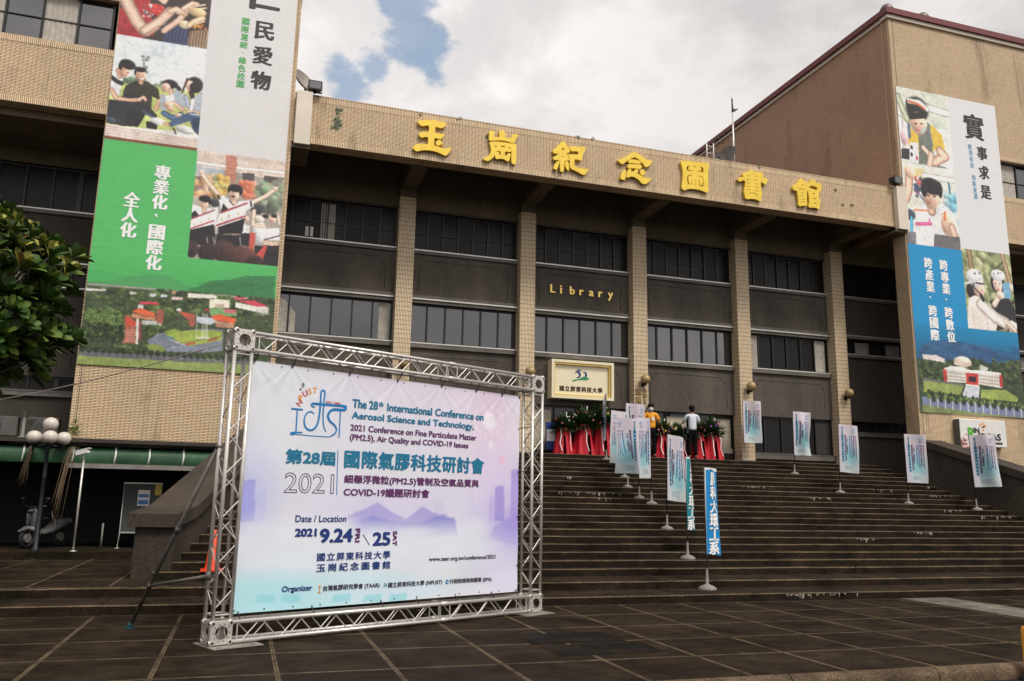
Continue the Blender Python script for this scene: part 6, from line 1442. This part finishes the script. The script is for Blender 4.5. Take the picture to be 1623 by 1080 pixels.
# lightbox sign on the right pier
t = thing('lightbox_sign', 'white lightbox sign with a lamp bulb logo at the foot of the right brick pier', 'sign', (23.4, P0, 3.8))
m = MB(); m.box(22.42, 24.40, P0 - .26, P0 - .01, 3.80, 4.70); o = m.build('lightbox', 'sign_white', t, True); bv = o.modifiers.new('bevel', 'BEVEL'); bv.width = .015
m = MB(); m.box(22.412, 22.425, P0 - .255, P0 - .015, 3.82, 4.68); m.build('side_panel', 'ac_grey', t, True)
YS = P0 - .266
m = MB(); write(m, 'R', 22.74, 4.02, 23.04, 4.42, YS, (.022, .012)); m.build('lettering', 'leafgreen', t, True)
m = MB(); write(m, 'IN', 22.98, 4.24, 23.24, 4.42, YS, (.012, .008)); write(m, 'IDEAS', 23.18, 4.02, 24.14, 4.25, YS - .001, (.016, .010)); m.build('lettering', 'ink_black', t, True)
m = MB(); m.tube([(23.40, YS, 4.44), (23.40, YS + .001, 4.441)], .075, 12)
for k in range(7): a = rad(20 + k * 23.3); m.obox((23.40 + .13 * math.cos(a), YS, 4.44 + .13 * math.sin(a)), (math.cos(a), 0, math.sin(a)), (0, 1, 0), (-math.sin(a), 0, math.cos(a)), .035, .002, .012)
m.obox((23.40, YS, 4.345), (1, 0, 0), (0, 1, 0), (0, 0, 1), .032, .002, .03); m.build('bulb_logo', 'ink_orange', t, True)
m = MB(); m.obox((23.92, YS, 3.93), (1, 0, 0), (0, 1, 0), (0, 0, 1), .26, .002, .035); m.build('strip', 'ink_brown', t, True)
m = MB(); Rp = random.Random(4)
for k in range(14): m.ball((22.50 + Rp.gauss(0, .07), P0 - .30 + Rp.gauss(0, .03), 3.86 + Rp.gauss(0, .11)), Rp.uniform(.03, .07), 6, 5)
tag(m.build('plastic_scrap', 'pink_ribbon'), 'crumpled pale plastic scrap hanging at the lower left of the white lightbox', 'plastic')

# ================================================================ under the left pier
t = thing('awning', 'long faded green awning under the left brick pier', 'awning', (-5, 22, 2.4))
m = MB(); prof = [(22.5, 2.86), (22.05, 2.82), (21.93, 2.77), (21.88, 2.66), (21.87, 2.45), (21.89, 2.43)]
vs = [(x, y, z) for x in np.linspace(-14, -.45, 29) for y, z in prof]; k = len(prof); m.add(vs, [(i * k + j, i * k + j + 1, (i + 1) * k + j + 1, (i + 1) * k + j) for i in range(28) for j in range(k - 1)], True); m.build('canopy', 'awning_green', t, True)
m = MB(); m.box(-3.95, -.45, 21.84, 21.90, 2.33, 2.44); m.build('front_rail', 'concrete_grey', t, True)
for x in (-7.0, -5.9, -4.9, -3.86, -2.95, -2.2, -1.43, -.7):
    m = MB(); m.tube([(x, 22.3, 2.86), (x, 21.96, 2.81), (x + .02, 21.862, 2.66), (x, 21.852, 2.45)], .022, 6); m.build('rib', 'white_paint', t, True)
LX, LY, LZ = -4.33, 21.55, .45
t = thing('street_lamp', 'black lamp post with five white globes before the green awning', 'street lamp', (LX, LY, LZ))
m = MB(); m.lathe((0, 0, 0), [(.10, 0), (.10, .05), (.062, .10), (.060, .9), (.05, .95), (.045, 1.6), (.055, 1.63), (.043, 1.68), (.040, 2.2), (.05, 2.22), (.032, 2.3), (.03, 2.68)], 12); m.build('post', 'black_metal', t)
m = MB()
for a in (15, 105, 195, 285):
    dx, dy = math.cos(rad(a)) * .30, math.sin(rad(a)) * .30; m.tube([(0, 0, 2.36), (dx, dy, 2.36)], .018, 6); m.lathe((dx, dy, 2.22), [(.02, 0), (.03, .02), (.03, .10), (.075, .16), (.08, .18)], 10)
m.lathe((0, 0, 2.62), [(.03, 0), (.09, .06), (.095, .08)], 12); m.build('arms', 'black_metal', t)
for a in (None, 15, 105, 195, 285):
    dx, dy, z = (0, 0, 2.86) if a is None else (math.cos(rad(a)) * .30, math.sin(rad(a)) * .30, 2.54)
    m = MB(); m.ball((dx, dy, z), .165, 20, 12, 1, 1, .92); m.build('lamp_globe', 'globe_white', t)
t = thing('security_camera', 'white security camera on a thin grey pole beside the lamp post', 'camera', (-3.54, 21.45, .45))
m = MB(); m.tube([(0, 0, 0), (0, 0, 2.08)], .024, 8); m.lathe((0, 0, 0), [(.08, 0), (.08, .012), (.03, .02)], 12); m.build('pole', 'sill_metal', t)
m = MB(); m.tube([(0, 0, 2.06), (-.02, -.02, 2.14), (-.02, -.03, 2.18)], .022, 6); m.build('bracket', 'white_paint', t)
m = MB(); m.obox((-.03, -.06, 2.23), (.86, -.45, .22), (.45, .89, 0), (-.2, .1, .97), .15, .05, .05); m.obox((-.02, -.06, 2.285), (.86, -.45, .22), (.45, .89, 0), (-.2, .1, .97), .17, .058, .008); m.build('housing', 'white_paint', t)
t = thing('notice_board', 'framed dark notice board on thin legs holding a blue poster', 'notice board', (-2.33, 22.6, .45))
m = MB(); m.box(-.42, .42, 0, .02, .38, 1.56); m.build('panel', 'board_green', t)
for x in (-.43, .43):
    m = MB(); m.tube([(x, .01, 1.58), (x, .01, .32), (x - .02, -.03, .02)], .014, 6); m.box(x - .05, x + .02, -.16, .14, 0, .02); m.build('leg', 'sill_metal', t)
m = MB(); m.box(-.44, .44, -.008, .024, 1.55, 1.58); m.box(-.44, .44, -.008, .024, .36, .39); m.build('frame', 'sill_metal', t)
m = MB(); m.box(-.10, .17, -.006, 0, 1.02, 1.40); ps = m.build('poster', 'white_paint', t)
m = MB(); m.box(-.08, .15, -.009, -.006, 1.05, 1.16); m.box(-.08, .15, -.009, -.006, 1.22, 1.30); m.build('poster_print', 'poster_blue', t).parent = ps
m = MB(); m.box(.28, .42, -.012, -.002, 1.28, 1.54); m.build('tape', 'flower_yellow', t)
t = thing('scooter', 'parked silver and dark motor scooter in the shade behind the lamp post', 'scooter', (-4.45, 22.9, .45), rad(62))
for x in (-.55, .55):
    m = MB(); n = 20; ring = [(x + .20 * math.cos(2 * math.pi * i / n), 0, .24 + .20 * math.sin(2 * math.pi * i / n)) for i in range(n + 1)]; m.tube(ring, .045, 8, False); w_ = m.build('wheel', 'rubber', t)
    m = MB(); m.tube([(x, -.04, .24), (x, .04, .24)], .10, 14); m.build('rim', 'plate_grey', t).parent = w_
def loft(m, secs, n=12):
    vs = []
    for (x, z, w_, h_) in secs:
        for j in range(n): a = 2 * math.pi * j / n; vs.append((x, w_ * math.cos(a), z + h_ * math.sin(a)))
    k = len(secs); m.add(vs, [(i * n + j, i * n + (j + 1) % n, (i + 1) * n + (j + 1) % n, (i + 1) * n + j) for i in range(k - 1) for j in range(n)] + [tuple(range(n)), tuple(range((k - 1) * n, k * n))[::-1]], True)
m = MB(); loft(m, [(.85, .62, .06, .05), (.62, .60, .15, .12), (.35, .52, .17, .16), (.12, .40, .15, .10), (-.18, .34, .15, .05), (-.30, .36, .13, .06)]); m.build('body', 'scooter_silver', t)
m = MB(); loft(m, [(.72, .74, .10, .03), (.45, .76, .14, .05), (.15, .73, .13, .05), (.02, .70, .10, .04)]); m.build('seat', 'scooter_dark', t)
m = MB(); loft(m, [(-.30, .34, .16, .05), (-.42, .58, .19, .06), (-.48, .80, .15, .07), (-.46, .92, .08, .05)]); m.build('leg_shield', 'scooter_silver', t)
m = MB(); loft(m, [(-.80, .42, .05, .02), (-.62, .47, .08, .05), (-.42, .44, .07, .06)]); m.build('front_fender', 'scooter_silver', t)
m = MB(); m.tube([(-.44, -.33, .98), (-.48, -.1, .96), (-.48, .1, .96), (-.44, .33, .98)], .018, 8); m.tube([(-.48, 0, .96), (-.56, 0, .26)], .025, 8); m.build('handlebar', 'scooter_dark', t)
m = MB(); m.ball((-.55, 0, .86), .08, 12, 8, .6, 1.2, .8); m.build('headlight', 'window_glass', t)
for y in (-.28, .28):
    m = MB(); m.tube([(-.45, y, .98), (-.44, y * 1.15, 1.12)], .008, 5); m.ball((-.44, y * 1.2, 1.15), .055, 10, 6, .4, 1.2, .8); m.build('mirror', 'scooter_dark', t)
for x, lab in ((-5.68, 'grey air conditioner unit on the ledge above the awning, cut by the photo edge'), (-4.80, 'grey air conditioner unit on the ledge above the awning, behind the lamp globes')):
    t = thing('air_conditioner', lab, 'air conditioner', (x, 22.65, 3.02), 0, 'air conditioner units on the ledge')
    m = MB(); m.box(-.42, .42, 0, .3, .04, .52); o = m.build('casing', 'ac_grey', t); bv = o.modifiers.new('bevel', 'BEVEL'); bv.width = .02
    m = MB()
    for k in range(9): r = .03 + k * .021; n = 20; m.tube([(-.12 + r * math.cos(2 * math.pi * i / n), -.012, .28 + r * math.sin(2 * math.pi * i / n)) for i in range(n + 1)], .004, 4, False)
    m.build('fan_grille', 'steel_dark', t)
    m = MB(); m.box(-.36, -.28, .02, .28, 0, .04); m.box(.28, .36, .02, .28, 0, .04); m.build('foot', 'steel_dark', t)
t = thing('vent_pipe', 'pale bent vent pipe standing between the two air conditioner units', 'pipe', (-5.12, 22.6, 3.02))
m = MB(); m.lathe((0, 0, 0), [(.12, 0), (.12, .03), (.04, .05), (.035, .55)], 12); m.build('pipe', 'concrete_grey', t)
m = MB(); m.lathe((0, 0, .5), [(.035, 0), (.1, .12), (.12, .15)], 12); m.build('cowl', 'concrete_grey', t)
m = MB()
for k in range(14): x = -4.72 + Rp.gauss(0, .05); m.tube([(x, 21.84, 2.80), (x - .06 + Rp.gauss(0, .03), 21.80, 2.5), (x - .13 + Rp.gauss(0, .05), 21.79, 2.15 - Rp.random() * .3)], .006, 4)
tag(m.build('dry_vine', 'dry_vine'), 'withered vine hanging over the awning edge left of the lamp post', 'vine')
m = MB()
for k in range(12): x = -3.98 + Rp.gauss(0, .04); m.tube([(x + .1, 21.84, 2.82), (x + .02, 21.81, 2.5), (x - .08, 21.80, 1.9 - Rp.random() * .9), (x - .14, 21.82, 1.0 + Rp.random() * .5)], .007, 4)
tag(m.build('dry_vine', 'dry_vine'), 'long withered vine hanging to the ground right of the lamp post', 'vine')
m = MB()
for k in range(40): m.obox((-3.86 + Rp.gauss(0, .06), P0 - .03 + Rp.gauss(0, .03), 3.24 + Rp.gauss(0, .08)), (Rp.random(), Rp.random() - .5, Rp.random() - .5), (0, 1, 0), (0, 0, 1), .03, .008, .014)
tag(m.build('ledge_weed', 'leaf_mid'), 'small weed sprouting at the lower left corner of the left brick pier', 'plant')
m = MB(); m.tube([(-3.10, 22.3, .45), (-3.10, 22.3, 1.05)], .022, 6); tag(m.build('pipe_stub', 'concrete_grey'), 'short grey pipe stub standing in the shade behind the camera pole', 'pipe')

# ================================================================ small things on the ground
t = thing('traffic_cone', 'orange traffic cone on the steps behind the left truss column', 'traffic cone', (-.40, 16.04, 3 * RIS))
m = MB(); m.box(-.19, .19, -.17, .15, 0, .035); o = m.build('base', 'cone_orange', t)
m = MB(); m.lathe((0, -.01, .03), [(.145, 0), (.125, .05), (.045, .66), (.03, .68), (.001, .685)], 24); m.build('cone', 'cone_orange', t)
t = thing('info_stand', 'narrow blue and white information stand behind the low flower stand', 'stand', (8.98, 24.1, FLOOR))
m = MB(); m.box(-.16, .16, 0, .02, .15, 1.0); m.build('panel', 'ink_navy', t)
m = MB(); m.box(-.14, .14, -.006, 0, .42, .78); m.build('paper', 'white_paint', t)
m = MB(); m.tube([(-.17, .01, 0), (-.17, .01, 1.02)], .012, 6); m.tube([(.17, .01, 0), (.17, .01, 1.02)], .012, 6); m.build('leg', 'black_metal', t)
t = thing('bollard', 'orange post at the right end of the kerb, cut by the photo edge', 'bollard', (8.715, 7.66, -.16))
m = MB(); m.lathe((0, 0, 0), [(.075, 0), (.075, .55), (.06, .585), (.001, .60)], 18); m.build('post', 'post_orange', t)
m = MB(); m.lathe((0, 0, 0), [(.12, 0), (.12, .03), (.076, .05)], 18); m.build('foot', 'rubber', t)
m = MB(); wp = [Vector((-.38, 10.92, 3.62)).lerp(Vector((-4.86, 15.35, 2.98)), i / 16) - Vector((0, 0, .10 * math.sin(math.pi * i / 16))) for i in range(17)]
m.tube(wp, .0075, 6); tag(m.build('guy_wire', 'cable_pale'), 'thin pale wire running from the top of the truss to the tree on the left', 'wire')

# ================================================================ tree on the left
t = thing('tree', 'broad leaved tree with dark glossy leaf rosettes holding the end of the wire', 'tree', (-4.95, 15.1, .288))
m = MB(); m.tube([(0, 0, 0), (.03, .02, .8), (-.03, .0, 1.7), (.05, .05, 2.6), (.1, 0, 3.4)], [.17, .14, .125, .11, .08], 12)
Rt = random.Random(21); ctr = Vector((.28, -.05, 4.55)); tips = []
for _ in range(1500):
    d = Vector((Rt.gauss(0, 1), Rt.gauss(0, 1), Rt.gauss(0, 1))).normalized()
    r = Rt.uniform(.62, 1.0) ** .6; lump = 1 + .08 * math.sin(d.x * 5 + 1) * math.cos(d.z * 6) + .08 * math.sin(d.y * 9)
    q_ = ctr + Vector((d.x * 1.66, d.y * 1.55, d.z * 1.46)) * r * lump
    if q_.z < 3.05 + .25 * math.sin(q_.x * 4): continue
    if all((q_ - o_[0]).length > .205 for o_ in tips): tips.append((q_, d))
for q_, d in tips:
    if Rt.random() < .4: a = Vector((.05, .0, 2.6 + Rt.random())); m.tube([a, a.lerp(q_, .5) + Vector((0, 0, -.12)), q_], [.035, .02, .010], 5)
m.build('trunk', 'bark', t)
lv = {k: MB() for k in ('leaf_dark', 'leaf_mid', 'leaf_young_lit', 'leaf_bronze')}
for q_, d in tips:
    up = (d * .75 + Vector((0, 0, .75)) + Vector((Rt.gauss(0, .2), Rt.gauss(0, .2), 0))).normalized()
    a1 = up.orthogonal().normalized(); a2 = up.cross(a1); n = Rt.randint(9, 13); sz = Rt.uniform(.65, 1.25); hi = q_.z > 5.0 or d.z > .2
    for k in range(n):
        th = 2.4 * k + Rt.random() * .4; op = .25 + .85 * k / n + Rt.gauss(0, .08); l = (.19 + .15 * min(k / n + .3, 1)) * sz
        h = a1 * math.cos(th) + a2 * math.sin(th); di = (up * math.cos(op) + h * math.sin(op)).normalized(); sd_ = di.cross(up).normalized(); nn = sd_.cross(di).normalized()
        dr = Vector((0, 0, -1)) * l * .16 * (k / n)
        P_ = [q_ + di * .015]
        for f_, w_, cpt in ((.35, .13, .02), (.68, .21, .03), (.90, .15, .01)):
            c = q_ + di * l * f_ + dr * f_ * f_; P_ += [c + sd_ * l * w_ + nn * l * .05, c - nn * l * cpt, c - sd_ * l * w_ + nn * l * .05]
        P_.append(q_ + di * l + dr)
        F_ = [(0, 1, 2), (0, 2, 3), (1, 4, 5, 2), (2, 5, 6, 3), (4, 7, 8, 5), (5, 8, 9, 6), (7, 10, 8), (8, 10, 9)]
        u_ = Rt.random(); key = 'leaf_young_lit' if (hi and k < 7 and u_ < .62) else 'leaf_bronze' if (hi and u_ > .965) else 'leaf_mid' if u_ < .45 else 'leaf_dark'  # yellow young leaves stay high up, also painting in the light on top
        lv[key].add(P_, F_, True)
for k, lab in (('leaf_dark', None), ('leaf_mid', None), ('leaf_young_lit', 'yellowish young and painted sunlit leaves'), ('leaf_bronze', 'bronze ageing leaves')):
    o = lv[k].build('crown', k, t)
    if lab: o['label'] = lab
